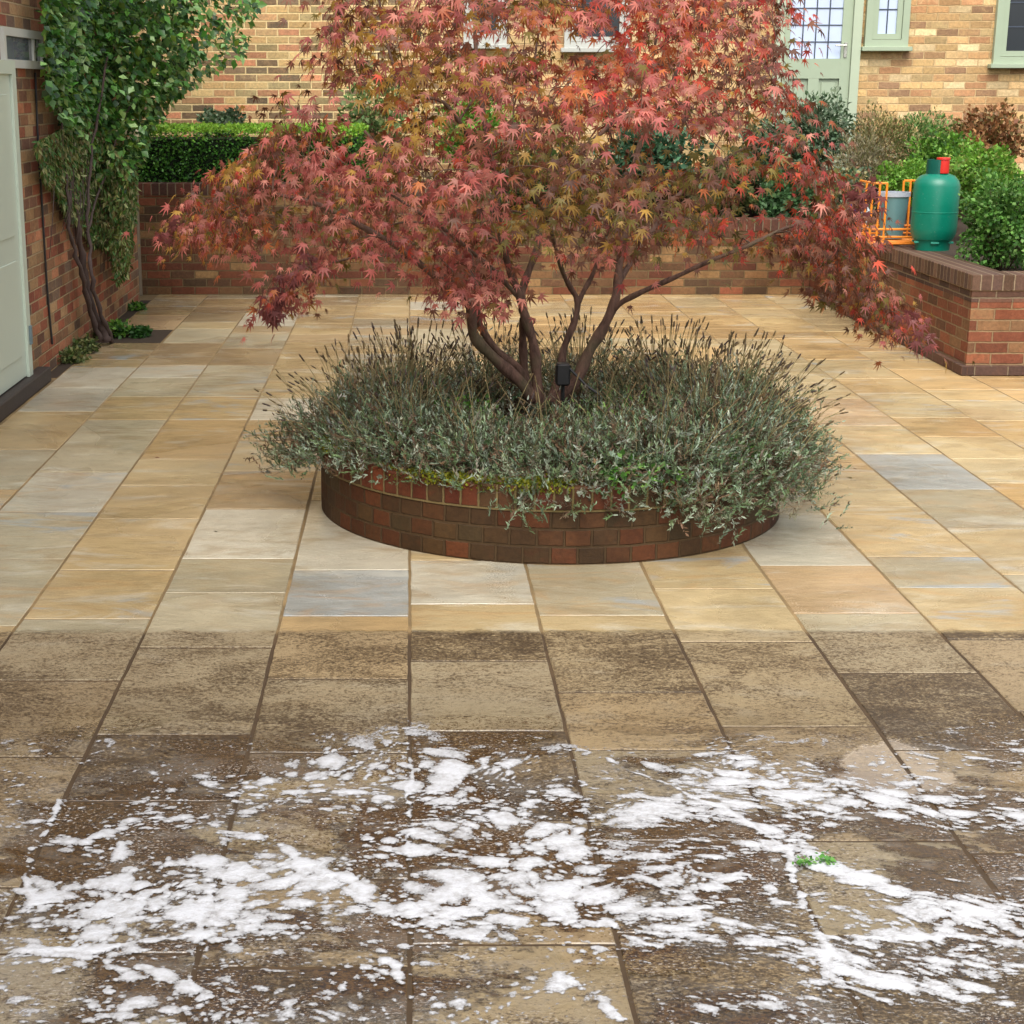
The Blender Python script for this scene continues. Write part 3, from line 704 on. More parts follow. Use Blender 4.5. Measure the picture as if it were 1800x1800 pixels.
# palmate leaf
def maple_leaf():
    ang = [-108, -70, -35, 0, 35, 70, 108]; rad = [.42, .74, .96, 1.12, .96, .74, .42]
    pts = [(0, -.02)]
    for i, (a, r) in enumerate(zip(ang, rad)):
        a0 = math.radians(a)
        if i: 
            am = math.radians((a+ang[i-1])/2); pts.append((.30*math.sin(am), .30*math.cos(am)))
        for da, rr in ((-6.5, .50), (0, 1.), (6.5, .50)):
            q = a0+math.radians(da*(1.3 if rr < 1 else 1)); pts.append((r*rr*math.sin(q), r*rr*math.cos(q)))
    P = [(0, .10, .03)]+[(x, y, -.30*(x*x+y*y)) for x, y in pts]
    n = len(pts); F = [(0, 1+i, 1+(i+1) % n) for i in range(n)]
    # scale so that the leaf is one unit across, petiole end at the origin
    P = np.array(P); P[:, 1] += .05
    return P*.62, np.array(F)[:, ::-1]
ML = maple_leaf()
def region_pal(x, y, d):
    """mix of leaf kinds for a spray: pink, red, orange, ochre, olive, brown"""
    pink, red, orange, ochre, olive, brown = .9, .35, .35, .3, .4, .8
    if d > 0.25: pink *= .35; olive += .5; ochre += .35; brown += .6; orange += .3
    if x < 430: pink += .3; ochre += .5; orange += .3
    if 480 < x < 880 and y > 240 and d < .3: pink += 4.0; orange += .35
    if y > 400 and 750 < x < 1150: pink += 1.2; brown += .8
    if 980 < x < 1260 and y < 200: red += 1.2; orange += 1.1; pink += 1.
    if 700 < x < 1000 and y < 240: ochre += .5; orange += .5; pink += .5
    if 600 < x < 760 and y < 330: ochre += 1.6; orange += .8
    if 850 < x < 1330 and 240 < y < 420 : olive += 1.4; ochre += .8; brown += .9; pink *= .45
    if x > 1150 and y > 250: brown += 1.2; red += .5; orange += .5; olive += .4
    if x > 1330 and y < 420: red += 1.0; pink += .6
    if x > 1480: brown += 1.0; orange += .5; ochre += .4
    if y < 120 and x < 800: pink += 1.2; brown += .5
    if 1250 < x < 1400 and y < 180: brown += 1.2; red += .5
    return np.array([pink, red, orange, ochre, olive, brown])
KCOL = [[(204, 124, 110), (188, 104, 96), (214, 140, 122), (172, 90, 84)], [(200, 78, 60), (180, 68, 60), (216, 92, 66)], [(190, 108, 62), (178, 98, 62), (200, 122, 74)],
        [(178, 138, 62), (164, 124, 54), (188, 150, 74)], [(126, 112, 54), (110, 98, 46), (140, 124, 62)], [(128, 82, 60), (114, 72, 54), (140, 92, 70)]]
Ps = []; Fw = []; Nr = []; Sz = []; Cc = []
crown_c = np.array([PC[0], PC[1], 1.4])
for i in range(len(CP)):
    c = CP[i]; n = int(rng.integers(11, 25)); out = c-crown_c; out[2] *= .3; out = out/(np.linalg.norm(out)+1e-6)
    wts = region_pal(CX[i], CYp[i], CD[i]); wts = wts**2.1*rng.gamma(.8, 1., 6); wts /= wts.sum()
    tilt = rng.normal(size=3)*.35
    edge = np.linalg.norm((c-crown_c)*np.array([1, 1, 1.2]))
    rad = rng.uniform(.045, .11)
    q = rng.normal(size=(n, 3))*np.array([rad, rad, rad*.42])
    q[:, 2] -= .45*np.maximum(0, q@out)*1.0
    Ps.append(c+q)
    f = q*np.array([1, 1, .2])/rad*.45+out*.55+rng.normal(size=(n, 3))*.40; f[:, 2] -= 1.15
    Fw.append(f)
    nn = np.array([0, 0, 1.])+out*.65+np.array([0, -.25, 0])+tilt*.6+rng.normal(size=(n, 3))*.50
    Nr.append(nn); Sz.append(rng.uniform(.040, .086, n)*rng.uniform(.85, 1.12))
    kinds = rng.choice(6, n, p=wts); br = rng.normal(1, .06)
    for k in kinds:
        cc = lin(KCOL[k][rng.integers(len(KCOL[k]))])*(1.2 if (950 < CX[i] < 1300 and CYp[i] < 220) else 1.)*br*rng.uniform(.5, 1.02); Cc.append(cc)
# three hanging tips on the left
for hx, hy in ((1515, 345), (1522, 352), (1500, 338), (476, 548), (470, 535), (482, 545), (488, 520), (512, 490), (300, 400), (1600, 560), (1625, 585), (540, 455)):
    c = PY(hx, hy, TY-.35); n = 9
    Ps.append(c+rng.normal(size=(n, 3))*.03); f = rng.normal(size=(n, 3))*.3; f[:, 2] -= 1; Fw.append(f); Nr.append(np.array([0, -1, .4])+rng.normal(size=(n, 3))*.4); Sz.append(rng.uniform(.07, .10, n))
    for _ in range(n): Cc.append(lin((140, 80, 78))*rng.uniform(.6, 1.0))
Ps = np.concatenate(Ps); Fw = np.concatenate(Fw); Nr = np.concatenate(Nr); Sz = np.concatenate(Sz); Cc = np.array(Cc)
V, F = leaf_arrays(Ps, Fw, Nr, Sz, ML); print('maple leaves', len(Ps))
mk('crown', V, F, M_MAPLE, mt, col=np.repeat(np.clip(Cc, 0, .95), len(ML[0]), 0))

# ------------------------------------------------------------------ lavender round the planter
LAVP = [(130, 146, 120), (114, 132, 102), (146, 158, 138), (100, 118, 84), (90, 104, 70), (128, 122, 102), (108, 128, 92), (158, 170, 150)]
LAVG = [(112, 140, 80), (126, 150, 90), (98, 124, 68), (142, 160, 108)]
DRY = [(120, 98, 78), (102, 84, 72), (132, 112, 92)]
NEEDLE = (np.array([[-.08, 0, 0], [.08, 0, 0], [.10, .55, .03], [0, 1, 0], [-.10, .55, .03]]), np.array([[0, 1, 2, 3, 4]]))
def lavender(cx, cy, z, R, Hh, lean, seed, green, label, nshoot=430, spill=0., nflower=70):
    nshoot = int(nshoot*2.3); R += .05; Hh += .015
    rg = np.random.default_rng(seed)
    e = empty('lavender_bush', (cx, cy, z), label, 'lavender', 'lavender bushes in the round planter')
    az = rg.uniform(0, 2*np.pi, nshoot); el = np.arccos(rg.uniform(-.12 if spill else .0, 1, nshoot))
    rr = rg.uniform(.72, 1.06, nshoot)*(1+.12*np.sin(az*3+seed)+.1*np.sin(az*5+seed*2))
    rr = rr*np.where(rg.random(nshoot) < .4, rg.uniform(.55, .9, nshoot), 1)
    tip = np.stack([np.cos(az)*np.sin(el)*R*rr, np.sin(az)*np.sin(el)*R*rr, np.cos(el)*Hh*rr], 1)+np.array([lean[0], lean[1], 0])*np.sin(el)[:, None]
    if spill:
        o = np.array([cx-PC[0], cy-PC[1], 0]); o = o/np.linalg.norm(o)
        dd = np.clip(tip@o, 0, None); tip[:, 2] -= spill*(dd/R)**1.6*Hh
    tip[:, 2] = np.maximum(tip[:, 2], -.28)
    b0 = rg.normal(size=(nshoot, 3))*np.array([.05, .05, 0])
    LP, LF, LN, LS, LC = [], [], [], [], []
    bc = pal_cols(rg, nshoot, LAVG if green > .9 else LAVP+LAVG if green > .4 else LAVP+DRY[:1], .16)
    bc *= (1+.25*np.sin(tip[:, 0:1]*17+seed)*np.sin(tip[:, 1:2]*15+tip[:, 2:3]*12))
    m = 16
    depth_ = rg.uniform(.72, 1.0, (nshoot, 1)); st = tip*depth_
    dr = unit(unit(tip)*.55+np.array([0, 0, .75])+rg.normal(size=tip.shape)*.42)
    ln = rg.uniform(.045, .11, (nshoot, 1))
    t = np.linspace(0, 1, m)[None, :, None]
    bend = rg.normal(size=tip.shape)*.015
    P = st[:, None]+dr[:, None]*ln[:, None]*t+bend[:, None]*t*t
    mid = (st*.6+np.array([0, 0, .06]))[:, None, :]
    tip = st+dr*ln
    dirs = unit(np.broadcast_to(dr[:, None], P.shape)+bend[:, None]*10*t)
    rd = unit(rg.normal(size=P.shape)); rd = unit(rd-dirs*np.sum(rd*dirs, -1, keepdims=True))
    f = dirs*.8+rd*.7
    base = np.array([cx, cy, z])
    V, F = leaf_arrays((P.reshape(-1, 3)+base), f.reshape(-1, 3), rd.reshape(-1, 3)+.01, rg.uniform(.012, .025, nshoot*m), NEEDLE, 1.35)
    c = np.repeat(bc, m, 0)*rg.uniform(.75, 1.25, (nshoot*m, 1))
    dk = rg.random(nshoot*m) < .10; c[dk] = lin((96, 78, 62))
    mk('foliage', V, F, M_LAV, e, col=np.repeat(np.clip(c, 0, .9), 5, 0))
    ch = [(np.stack([b0[i]+base, mid[i, 0]*.9+b0[i]*.1+base, tip[i]+base]), [.0022, .0018, .001]) for i in range(0, nshoot, 3)]
    V, F = many_tubes(ch, 3); mk('stems', V, F, M_TWIG, e)
    # spent flower spikes on thin stalks
    if nflower:
        Vs, Fs, Cs, off = [], [], [], 0
        for _ in range(nflower):
            a = rg.uniform(0, 2*np.pi); s_ = rg.uniform(0, .95)**.6*1.15; base_p = np.array([math.cos(a)*s_*R*.75, math.sin(a)*s_*R*.75, Hh*math.sqrt(max(0, 1-.75*s_*s_))*.75])
            d = np.array([math.cos(a)*s_*.7+lean[0]*.8, math.sin(a)*s_*.7+lean[1]*.8, 1.0])+rg.normal(size=3)*.13; d /= np.linalg.norm(d)
            L_ = rg.uniform(.13, .27); tp = base_p+d*L_+np.array([0, 0, -.02*s_])
            pts = smooth_path([base_p+base, base_p+d*L_*.55+np.array([0, 0, .012])+base, tp+base], 2)
            V, F = tube_arrays(pts, .0016, 3); Vs.append(V); Fs.append(F+off); off += len(V); Cs.append(np.tile(lin((168, 154, 112)), (len(V), 1)))
            dd = unit(pts[-1]-pts[-2]); hl = rg.uniform(.022, .045); rw_ = rg.uniform(.0034, .0055)
            hp = [pts[-1]+dd*hl*q for q in (0, .25, .5, .75, 1)]
            V, F = tube_arrays(hp, [rw_*.5, rw_, rw_*.75, rw_*.9, rw_*.25], 5); Vs.append(V); Fs.append(F+off); off += len(V)
            Cs.append(np.tile(lin([(104, 90, 66), (88, 76, 62), (122, 104, 74), (92, 80, 76)][rg.integers(4)]), (len(V), 1)))
        mk('flower_spikes', np.concatenate(Vs), np.concatenate(Fs), M_LAV, e, col=np.concatenate(Cs))
    return e
M_TWIG = simple_mat('dry_twig', (96, 78, 58), .9, var=.3)
def ringpos(deg, r): a = math.radians(deg); return PC[0]+r*math.cos(a), PC[1]+r*math.sin(a)
lav = [ # azimuth (deg, 0=right, -90=camera side), r, R, H, green, spill, n, flowers, label
 (182, .84, .38, .28, .1, .35, 560, 80, 'straggly lavender bush spilling over the left side of the round planter'),
 (215, .76, .32, .25, .2, .0, 480, 30, 'grey lavender bush at the front left rim of the planter'),
 (244, .72, .31, .23, .2, .0, 480, 16, 'silvery lavender bush behind the mossy stretch of planter rim'),
 (270, .77, .34, .25, .2, .30, 560, 10, 'grey-green lavender at the very front of the planter below the maple stems'),
 (297, .82, .36, .27, .4, .40, 620, 18, 'dense lavender hanging over the front right rim of the planter'),
 (326, .82, .40, .33, .3, .35, 700, 60, 'broad dark lavender mound at the right front of the planter'),
 (0, .86, .38, .34, .1, .35, 700, 110, 'bushy lavender at the right end of the planter with many spikes'),
 (35, .78, .38, .34, .1, .2, 460, 120, 'lavender with dense spent spikes at the back right of the planter'),
 (72, .74, .36, .32, .3, .1, 380, 100, 'lavender behind the right hand maple stem'),
 (108, .74, .36, .30, .3, .1, 380, 90, 'lavender behind the left hand maple stems'),
 (146, .78, .38, .31, .1, .2, 440, 120, 'lavender with spent spikes at the back left of the planter'),
 (300, .42, .28, .26, .6, 0, 300, 10, 'lavender tuft just right of the maple base'),
]
for i, (dg, r, R, Hh, gnn, sp_, nsh, nf, lb) in enumerate(lav):
    nf = int(nf*1.35)
    x, y = ringpos(dg, r); a = math.radians(dg)
    lavender(x, y, .28, R, Hh, (.10*math.cos(a), .05*math.sin(a)), 50+i, gnn, lb, nsh, sp_, nf)

# ------------------------------------------------------------------ leafy plants
def bush(name, label, cat, c, rad, pal, n, size, seed, lump=.25, flat=0., stems=True, group=None, box=False, up=.2, mat=M_LEAF, width=1., tmpl=OVAL, wts=None, top_lit_col=None):
    """c = centre of the foliage mass; rad = half sizes"""
    rg = np.random.default_rng(seed); c = np.array(c, float); rad = np.array(rad, float)
    e = empty(name, (c[0], c[1], c[2]-rad[2]), label, cat, group)
    if box:
        p = rg.uniform(-1, 1, (n, 3)); ax = rg.choice(3, n, p=[.15, .42, .43]); sg = np.where(rg.random(n) < .5, -1., 1.)
        sg[(ax == 2)] = 1; sg[(ax == 1) & (rg.random(n) < .8)] = -1
        p[np.arange(n), ax] = sg*rg.uniform(.80, 1.03, n); nr = np.zeros((n, 3)); nr[np.arange(n), ax] = sg
    else:
        d = rnd_unit(rg, n); r = rg.uniform(0, 1, n)**.35
        b = 1+lump*(np.sin(d[:, 0]*5+seed)*np.cos(d[:, 1]*4+seed*1.7)+.7*np.sin(d[:, 2]*7+d[:, 0]*6+seed)+.5*np.sin(d[:, 0]*13+d[:, 2]*11))
        p = d*(r*b)[:, None]; nr = d
    P = c+p*rad
    f = nr*.7+rg.normal(size=(n, 3))*.6; f[:, 2] += up
    nn = nr*.5+rg.normal(size=(n, 3))*.5+np.array([0, 0, .8])
    cl = pal_cols(rg, n, pal, .13, wts)
    if top_lit_col:
        tp = p[:, 2]+rg.normal(size=n)*.12 > .72; cl[tp] = pal_cols(rg, int(tp.sum()), top_lit_col, .13)  # brighter colour on the uppermost leaves stands in for light falling there
    # clumps of slightly different leaf colour
    cl *= (1+.18*np.sin(P[:, 0:1]*9+seed)*np.sin(P[:, 2:3]*11+P[:, 1:2]*7))
    V, F = leaf_arrays(P, f, nn, rg.uniform(.7, 1.3, n)*size, tmpl, width)
    mk('foliage', V, F, mat, e, col=np.repeat(np.clip(cl, .003, .9), len(tmpl[0]), 0))
    if stems:
        base = c-np.array([0, 0, rad[2]+.05]); ch = []
        for _ in range(26):
            q = c+rnd_unit(rg, 1)[0]*rad*.8; b0 = base+rg.normal(size=3)*np.array([rad[0]*.4 if box else .05, .04, 0])
            ch.append((smooth_path([b0, (b0+q)/2+rg.normal(size=3)*.03, q], 2), np.linspace(.006, .0015, 5)))
        V, F = many_tubes(ch, 4); mk('stems', V, F, M_TWIG, e)
    return e
GREEN = [(70, 112, 40), (58, 98, 36), (90, 134, 48), (46, 80, 30), (104, 146, 58)]
BRIGHT = [(96, 142, 44), (112, 158, 54), (82, 126, 38), (128, 168, 70)]
GREYG = [(104, 126, 98), (86, 110, 82), (124, 142, 116), (66, 92, 60), (54, 80, 50)]
HERB = [(150, 138, 90), (120, 124, 70), (164, 150, 104), (132, 108, 76), (98, 112, 58)]
# low plants at the foot of the maple
for k, (dg, r, rx, hz, pal, lb) in enumerate([
    (222, .48, .24, .12, GREEN, 'low green geranium clump left of the maple base'), (190, .42, .22, .14, GREEN, 'leafy green seedlings behind the left lavender'),
    (318, .38, .16, .13, GREEN, 'small green clump right of the maple base'), (318, 1.0, .12, .06, GREEN, 'bright green leafy sprig on the rim at front right'),
    (285, 1.02, .20, .06, GREEN, 'dark green trailing plant on the front rim of the planter')]):
    x, y = ringpos(dg, r); bush('ground_plant', lb, 'plant', (x, y, .37), (rx*.9, rx*.9, hz), pal, 520 if r < .9 else 260, .026, 300+k, stems=False)
# moss cushions on the coping
def moss(dg, span, label, seed):
    rg = np.random.default_rng(seed); n = 1500
    a = np.radians(dg+rg.normal(size=n)*span*.4); r = PR-.04+rg.normal(size=n)*.035; r = np.minimum(r, PR+.012)
    z = PH+rg.uniform(-.004, .014, n)-np.where(r > PR-.004, rg.uniform(0, .03, n), 0)
    P = np.stack([PC[0]+r*np.cos(a), PC[1]+r*np.sin(a), z], 1); f = rg.normal(size=(n, 3)); f[:, 2] = abs(f[:, 2])+.6
    V, F = leaf_arrays(P, f, rnd_unit(rg, n), rg.uniform(.008, .018, n)); cl = pal_cols(rg, n, [(130, 132, 24), (112, 118, 22), (148, 146, 40), (92, 100, 24)])
    tag(mk('moss', V, F, M_LEAF, col=np.repeat(cl, 4, 0)), label, 'moss', kind='stuff')
moss(243, 18, 'yellow-green moss on the front left planter coping', 1); moss(262, 10, 'yellow-green moss on the front planter coping', 2); moss(192, 12, 'yellow-green moss on the left end of planter coping', 3)
# garden light at the foot of the stems
gl_ = empty('garden_spotlight', tuple(PY(992, 690, TY-.12)), 'small black garden spotlight between the maple stems', 'garden light')
q = PY(990, 655, TY-.14); m = MB()
m.box(q[0]-.035, q[0]+.03, q[1]-.04, q[1]+.03, q[2]-.055, q[2]+.045, bev=.008); m.build('lamp_head', M_DARK, gl_)
m = MB(); m.tube([q+np.array([0, 0, -.05]), q+np.array([.0, 0, -.20])], .009, 8); m.tube([q+np.array([.02, -.03, .03]), q+np.array([.10, -.05, -.05]), q+np.array([.16, -.06, -.09])], .006, 6); m.build('spike', M_DARK, gl_)

# hedge on the tall wall
hp0 = PY(240, 300, 16.2); hp1 = PY(640, 300, 16.2)
bush('box_hedge', 'clipped box hedge on top of the wall at left, bright green top', 'hedge', ((hp0[0]+hp1[0])/2, 16.35, 1.26), ((hp1[0]-hp0[0])/2, .52, .27), [(58, 108, 38), (74, 128, 44), (48, 92, 34), (90, 142, 54)], 15000, .03, 77, box=True, top_lit_col=[(132, 178, 56), (112, 160, 48), (150, 190, 72)])  # hedge top: the light on it is put into the leaf colour
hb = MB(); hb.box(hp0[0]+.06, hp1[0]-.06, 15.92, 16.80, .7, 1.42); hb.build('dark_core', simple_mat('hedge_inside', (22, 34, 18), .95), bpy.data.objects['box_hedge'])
# beds at the right and behind
def B(label, x0, x1, y0, y1, Y, pal, n, size, seed, cat='shrub', name='shrub', dd=.35, **kw):
    a = PY(x0, y1, Y); b_ = PY(x1, y0, Y); c = ((a[0]+b_[0])/2, Y, (a[2]+b_[2])/2)
    return bush(name, label, cat, c, (abs(b_[0]-a[0])/2, dd, abs(b_[2]-a[2])/2), pal, n, size, seed, **kw)
B('grey-green shrub in front of the sage cottage door', 1372, 1500, 172, 300, 16.7, GREYG, 3600, .05, 101, width=.7)
B('dark green shrub left of the door, behind the maple', 1290, 1420, 215, 330, 16.5, GREYG+[(40, 70, 40)], 3400, .05, 102)
B('rounded green shrub seen through the maple above the low wall', 1330, 1445, 300, 400, 16.2, [(74, 110, 66), (90, 126, 82), (56, 88, 50)], 2600, .055, 103)
B('straw-coloured herb clump beside the cottage wall', 1480, 1610, 195, 310, 16.6, HERB, 3200, .045, 104, width=.4, up=.8)
B('fresh green perennial in front of the cottage wall', 1560, 1690, 200, 300, 16.9, [(92, 132, 62), (110, 148, 78), (78, 112, 50), (132, 146, 90)], 2800, .045, 105, up=.6, width=.5)
B('copper-leaved shrub against the cottage wall at far right', 1680, 1800, 190, 300, 16.6, [(158, 110, 72), (136, 92, 60), (176, 134, 92), (110, 96, 54)], 2600, .05, 106, up=.6)
B('grey-stemmed dying perennial left of the box ball', 1470, 1560, 235, 345, 15.8, [(150, 142, 116), (128, 122, 92), (114, 112, 72)], 2400, .045, 107, width=.35, up=.9)
B('small bright box ball behind the orange rack', 1545, 1650, 285, 350, 14.9, BRIGHT, 3600, .03, 108)
B('mid green leafy plant above the gas cylinder', 1600, 1720, 235, 330, 15.4, GREEN+BRIGHT, 3200, .04, 109)
B('yellow-green bush behind the gas cylinder at right', 1660, 1800, 255, 370, 14.3, BRIGHT+[(150, 166, 84)], 4200, .04, 110)
B('glossy green bush on the right retaining wall beside the cylinder', 1688, 1840, 310, 468, 12.15, [(72, 118, 44), (56, 98, 36), (92, 138, 58), (112, 150, 76)], 6500, .034, 111, dd=.42)
B('low grey-green plants on the right bed behind the maple tip', 1440, 1530, 300, 390, 14.6, GREYG+HERB, 2600, .04, 112)
B('dark green plant filling the bed behind the maple centre', 1060, 1220, 215, 330, 16.5, [(62, 98, 72), (84, 122, 92), (48, 80, 52)], 3000, .06, 113)
B('light green leafy plant behind the upper maple', 760, 900, 170, 300, 16.8, [(110, 158, 60), (92, 136, 48)], 1800, .06, 114)
B('sparse green shrub behind the left of the maple', 600, 720, 130, 260, 17.0, [(104, 132, 76), (84, 112, 60), (130, 146, 92)], 900, .06, 115)
B('dark leafy shrub behind the maple above the low wall', 860, 1060, 260, 400, 16.3, [(70, 92, 46), (54, 76, 38)], 3000, .06, 116)
B('olive shrub behind the right side of the maple', 1200, 1330, 280, 400, 16.3, [(84, 96, 52), (66, 84, 44), (104, 104, 62)], 2800, .06, 117)
B('pale grey plant behind the hedge at left', 350, 430, 195, 235, 17.1, GREYG, 900, .05, 118)

# ------------------------------------------------------------------ climber on the left wall
rg = np.random.default_rng(400)
cl = empty('climbing_shrub', (-2.35, 12.9, 0), 'tall climber with gnarled stems on the left wall, leafy at the top', 'climber')
def WP(x, y, off=.06):
    Y = (-2.475+off)*(3000.)/(x-720); d = ray(x, y); k = (-2.475+off)/d[0]; return d*k+np.array([0, 0, HC])
gn = []
def gnarl(px, r0, r1, off=.06):
    P = smooth_path([WP(x, y, off+o) for x, y, o in px], 4); P = P+rg.normal(size=P.shape)*.006; gn.append((P, np.linspace(r0*.72, r1*.62, len(P))*(1+.2*np.sin(np.arange(len(P))*1.9))))
gnarl([(188, 600, .12), (178, 575, .09), (163, 545, .05), (152, 500, .03), (146, 470, .02), (138, 420, .02), (132, 370, .02), (128, 300, .02), (124, 200, .04), (120, 90, .05), (116, -40, .05)], .05, .022)
gnarl([(178, 598, .10), (166, 570, .07), (152, 520, .06), (140, 470, .07), (128, 430, .05), (122, 400, .05), (118, 330, .05), (108, 240, .05), (104, 120, .05)], .03, .012)
gnarl([(196, 598, .14), (186, 570, .13), (170, 530, .1), (160, 480, .09), (158, 440, .07), (154, 380, .06), (160, 300, .08), (172, 200, .12), (190, 100, .2)], .028, .012)
gnarl([(150, 410, .04), (178, 330, .1), (205, 250, .2), (235, 170, .3)], .014, .006)
for _ in range(26):
    x0 = rg.uniform(95, 215); y0 = rg.uniform(250, 330); y1 = rg.uniform(360, 480)
    gn.append((smooth_path([WP(x0, y0, .1), WP(x0+rg.uniform(-8, 8), (y0+y1)/2, .12), WP(x0+rg.uniform(-16, 12), y1, .07)], 3), np.linspace(.004, .002, 7)))
V, F = many_tubes(gn, 8); mk('stems', V, F, simple_mat('old_vine', (72, 58, 54), .9, var=.4, scale=40, bump=.8), cl, smooth=True)
def cloud(poly, n, dmin, dmax, seed, ybase=13.7, spread=.9, den=1.):
    r_ = np.random.default_rng(seed); xs = np.array([p[0] for p in poly]); ys = np.array([p[1] for p in poly])
    X = r_.uniform(xs.min(), xs.max(), n); Y_ = r_.uniform(ys.min(), ys.max(), n); k = inside(X, Y_, poly); X, Y_ = X[k], Y_[k]
    # clumpy
    cm = np.sin(X*.07+seed)*np.sin(Y_*.08+seed*2)+.6*np.sin(X*.17+Y_*.13); k = r_.random(len(X)) < den*(.75+.35*cm); X, Y_ = X[k], Y_[k]
    Yd = np.minimum(ybase+r_.uniform(-spread, spread, len(X)), -2.40*3000./np.minimum(X-720, -200))
    Yd = np.where(X < 225, np.minimum(Yd, -2.40*3000./(X-720))-r_.uniform(0, .35, len(X)), Yd)
    return np.array([PY(a, b, c) for a, b, c in zip(X, Y_, Yd)]), X, Y_
top = [(72, -60), (470, -60), (440, 60), (425, 100), (385, 120), (340, 150), (300, 175), (285, 205), (262, 230), (245, 290), (215, 330), (165, 320), (150, 240), (110, 220), (80, 160)]
P, X, Y_ = cloud(top, 30000, 0, 0, 41, den=.8)
edge = (X > 330) & (rg.random(len(X)) < .70); P = P[~edge]
n = len(P); f = rg.normal(size=(n, 3))*.6; f[:, 2] -= .5; f[:, 0] += .4; nn = rg.normal(size=(n, 3))*.45+np.array([.3, -.3, .8])
V, F = leaf_arrays(P, f, nn, rg.uniform(.045, .085, n), OVAL, .95)
c = pal_cols(rg, n, [(72, 118, 46), (60, 102, 40), (98, 148, 66), (44, 78, 34), (142, 180, 112), (90, 116, 40), (56, 92, 50)], .2)
mk('foliage', V, F, leaf_mat('climber_leaf', .35, .25, .5), cl, col=np.repeat(c, 4, 0))
lowp = [(62, 250), (150, 200), (240, 300), (240, 360), (226, 480), (205, 500), (196, 440), (165, 430), (140, 400), (118, 380), (98, 330), (80, 320)]
P, X, Y_ = cloud(lowp, 46000, 0, 0, 43, den=.9)
n = len(P); f = rg.normal(size=(n, 3))*.4; f[:, 2] -= 1; nn = rg.normal(size=(n, 3))
V, F = leaf_arrays(P, f, nn, rg.uniform(.028, .065, n), OVAL, .5)
c = pal_cols(rg, n, [(100, 112, 58), (84, 112, 52), (122, 122, 76), (68, 104, 46), (100, 90, 54), (58, 92, 40), (140, 146, 98)], .2)
mk('hanging_growth', V, F, M_LEAF, cl, col=np.repeat(c, 4, 0)); 
# cream flowers
fl = [PY(x, y, 12.9) for x, y in ((168, 224), (202, 226), (218, 231), (236, 236), (240, 243), (232, 238), (205, 230))]
P = np.repeat(np.array(fl), 6, 0)+rg.normal(size=(42, 3))*.012; V, F = leaf_arrays(P, rg.normal(size=(42, 3)), rg.normal(size=(42, 3)), .035)
mk('flowers', V, F, M_LEAF, cl, col=np.tile(lin((226, 214, 184)), (len(V), 1)))
# cable down the wall
m = MB(); m.tube(smooth_path([WP(62, 128, .012), WP(66, 230, .014), WP(72, 330, .012), WP(78, 430, .014), WP(84, 520, .012), WP(92, 605, .012)], 4), .008, 6)
tag(m.build('wall_cable', M_DARK, smooth=True), 'thin dark cable running down the left brick wall', 'cable')
pf = MB(); q = PY(237, 420, 15.55); pf.tube([(q[0]+.02, 15.56, .0), (q[0]+.02, 15.56, 1.04)], .03, 12)
tag(pf.build('drainpipe', simple_mat('pipe_grey', (118, 104, 84), .6), smooth=True), 'brownish vertical pipe at the left end of the back wall', 'pipe')
# weeds along the wall and in the pocket
def weed(x, y, s, label, pal, seed, n=350):
    c = GZ(x, y, 0); c[0] = max(c[0], -2.40); bush('weed', label, 'weed', (c[0], c[1], s*.5), (s*1.2, s*1.6, s*.6), pal, n, .035, seed, stems=False)
weed(112, 636, .08, 'low weeds in the wall gap nearest the doorstep', [(84, 104, 52), (120, 124, 76), (70, 84, 44)], 501)
weed(134, 620, .09, 'taller weeds in the gap at the foot of the left wall', [(84, 104, 52), (120, 124, 76), (60, 74, 40)], 502)
weed(178, 592, .09, 'brownish weeds around the climber stems', [(104, 96, 56), (84, 104, 52)], 505)
weed(205, 592, .10, 'leafy green weed in the planting pocket by the climber', GREEN, 503, 500)
weed(245, 592, .06, 'flat green mat of weeds at the right of the planting pocket', [(50, 90, 36), (40, 74, 30)], 504, 600)
weed(222, 545, .05, 'tiny weed at the far end of the left wall', GREEN, 506, 200)

# ------------------------------------------------------------------ things on the right bed
c0 = GZ(1650, 443, .68); cxg, cyg = c0[0], c0[1]+.17; R_ = .172
def enamel():
    s = NT('green_enamel'); o = s.coord('Object'); n1 = s.noise(o, 5, 5, .7, .6); n2 = s.noise(s.mul(o, (1, 1, 3)), 34, 5, .75)
    c = s.scale_col(s.mix(0., tuple(lin((0, 118, 96))), (1, 1, 1)), s.math('MULTIPLY_ADD', n1, .5, .72))
    c = s.mix(s.math('MULTIPLY', s.sm(n2, .62, .68), .6), c, tuple(lin((120, 150, 136))))
    c = s.mix(s.math('MULTIPLY', s.sm(n2, .36, .30), .5), c, tuple(lin((44, 50, 40))))
    return s.fin(c, s.math('MULTIPLY_ADD', n1, .3, .22), None, .5)
M_GAS = enamel()
gc = empty('gas_cylinder', (cxg, cyg, .68), 'green gas cylinder with red cap standing on the right wall', 'gas cylinder')
m = MB(); m.lathe(cxg, cyg, [(0, .745), (.10, .745), (.15, .765), (R_-.004, .81), (R_, .85), (R_, .965), (R_+.002, .967), (R_+.002, .973), (R_, .975), (R_, 1.165), (R_-.012, 1.205), (R_-.045, 1.24), (.07, 1.262), (0, 1.268)], 56); m.build('body', M_GAS, gc, smooth=True)
m = MB(); m.lathe(cxg, cyg, [(.120, .682), (.128, .682), (.132, .74), (.150, .775), (.142, .775), (.124, .742), (.120, .682)], 48); m.build('foot_ring', M_GAS, gc, smooth=True)
m = MB()
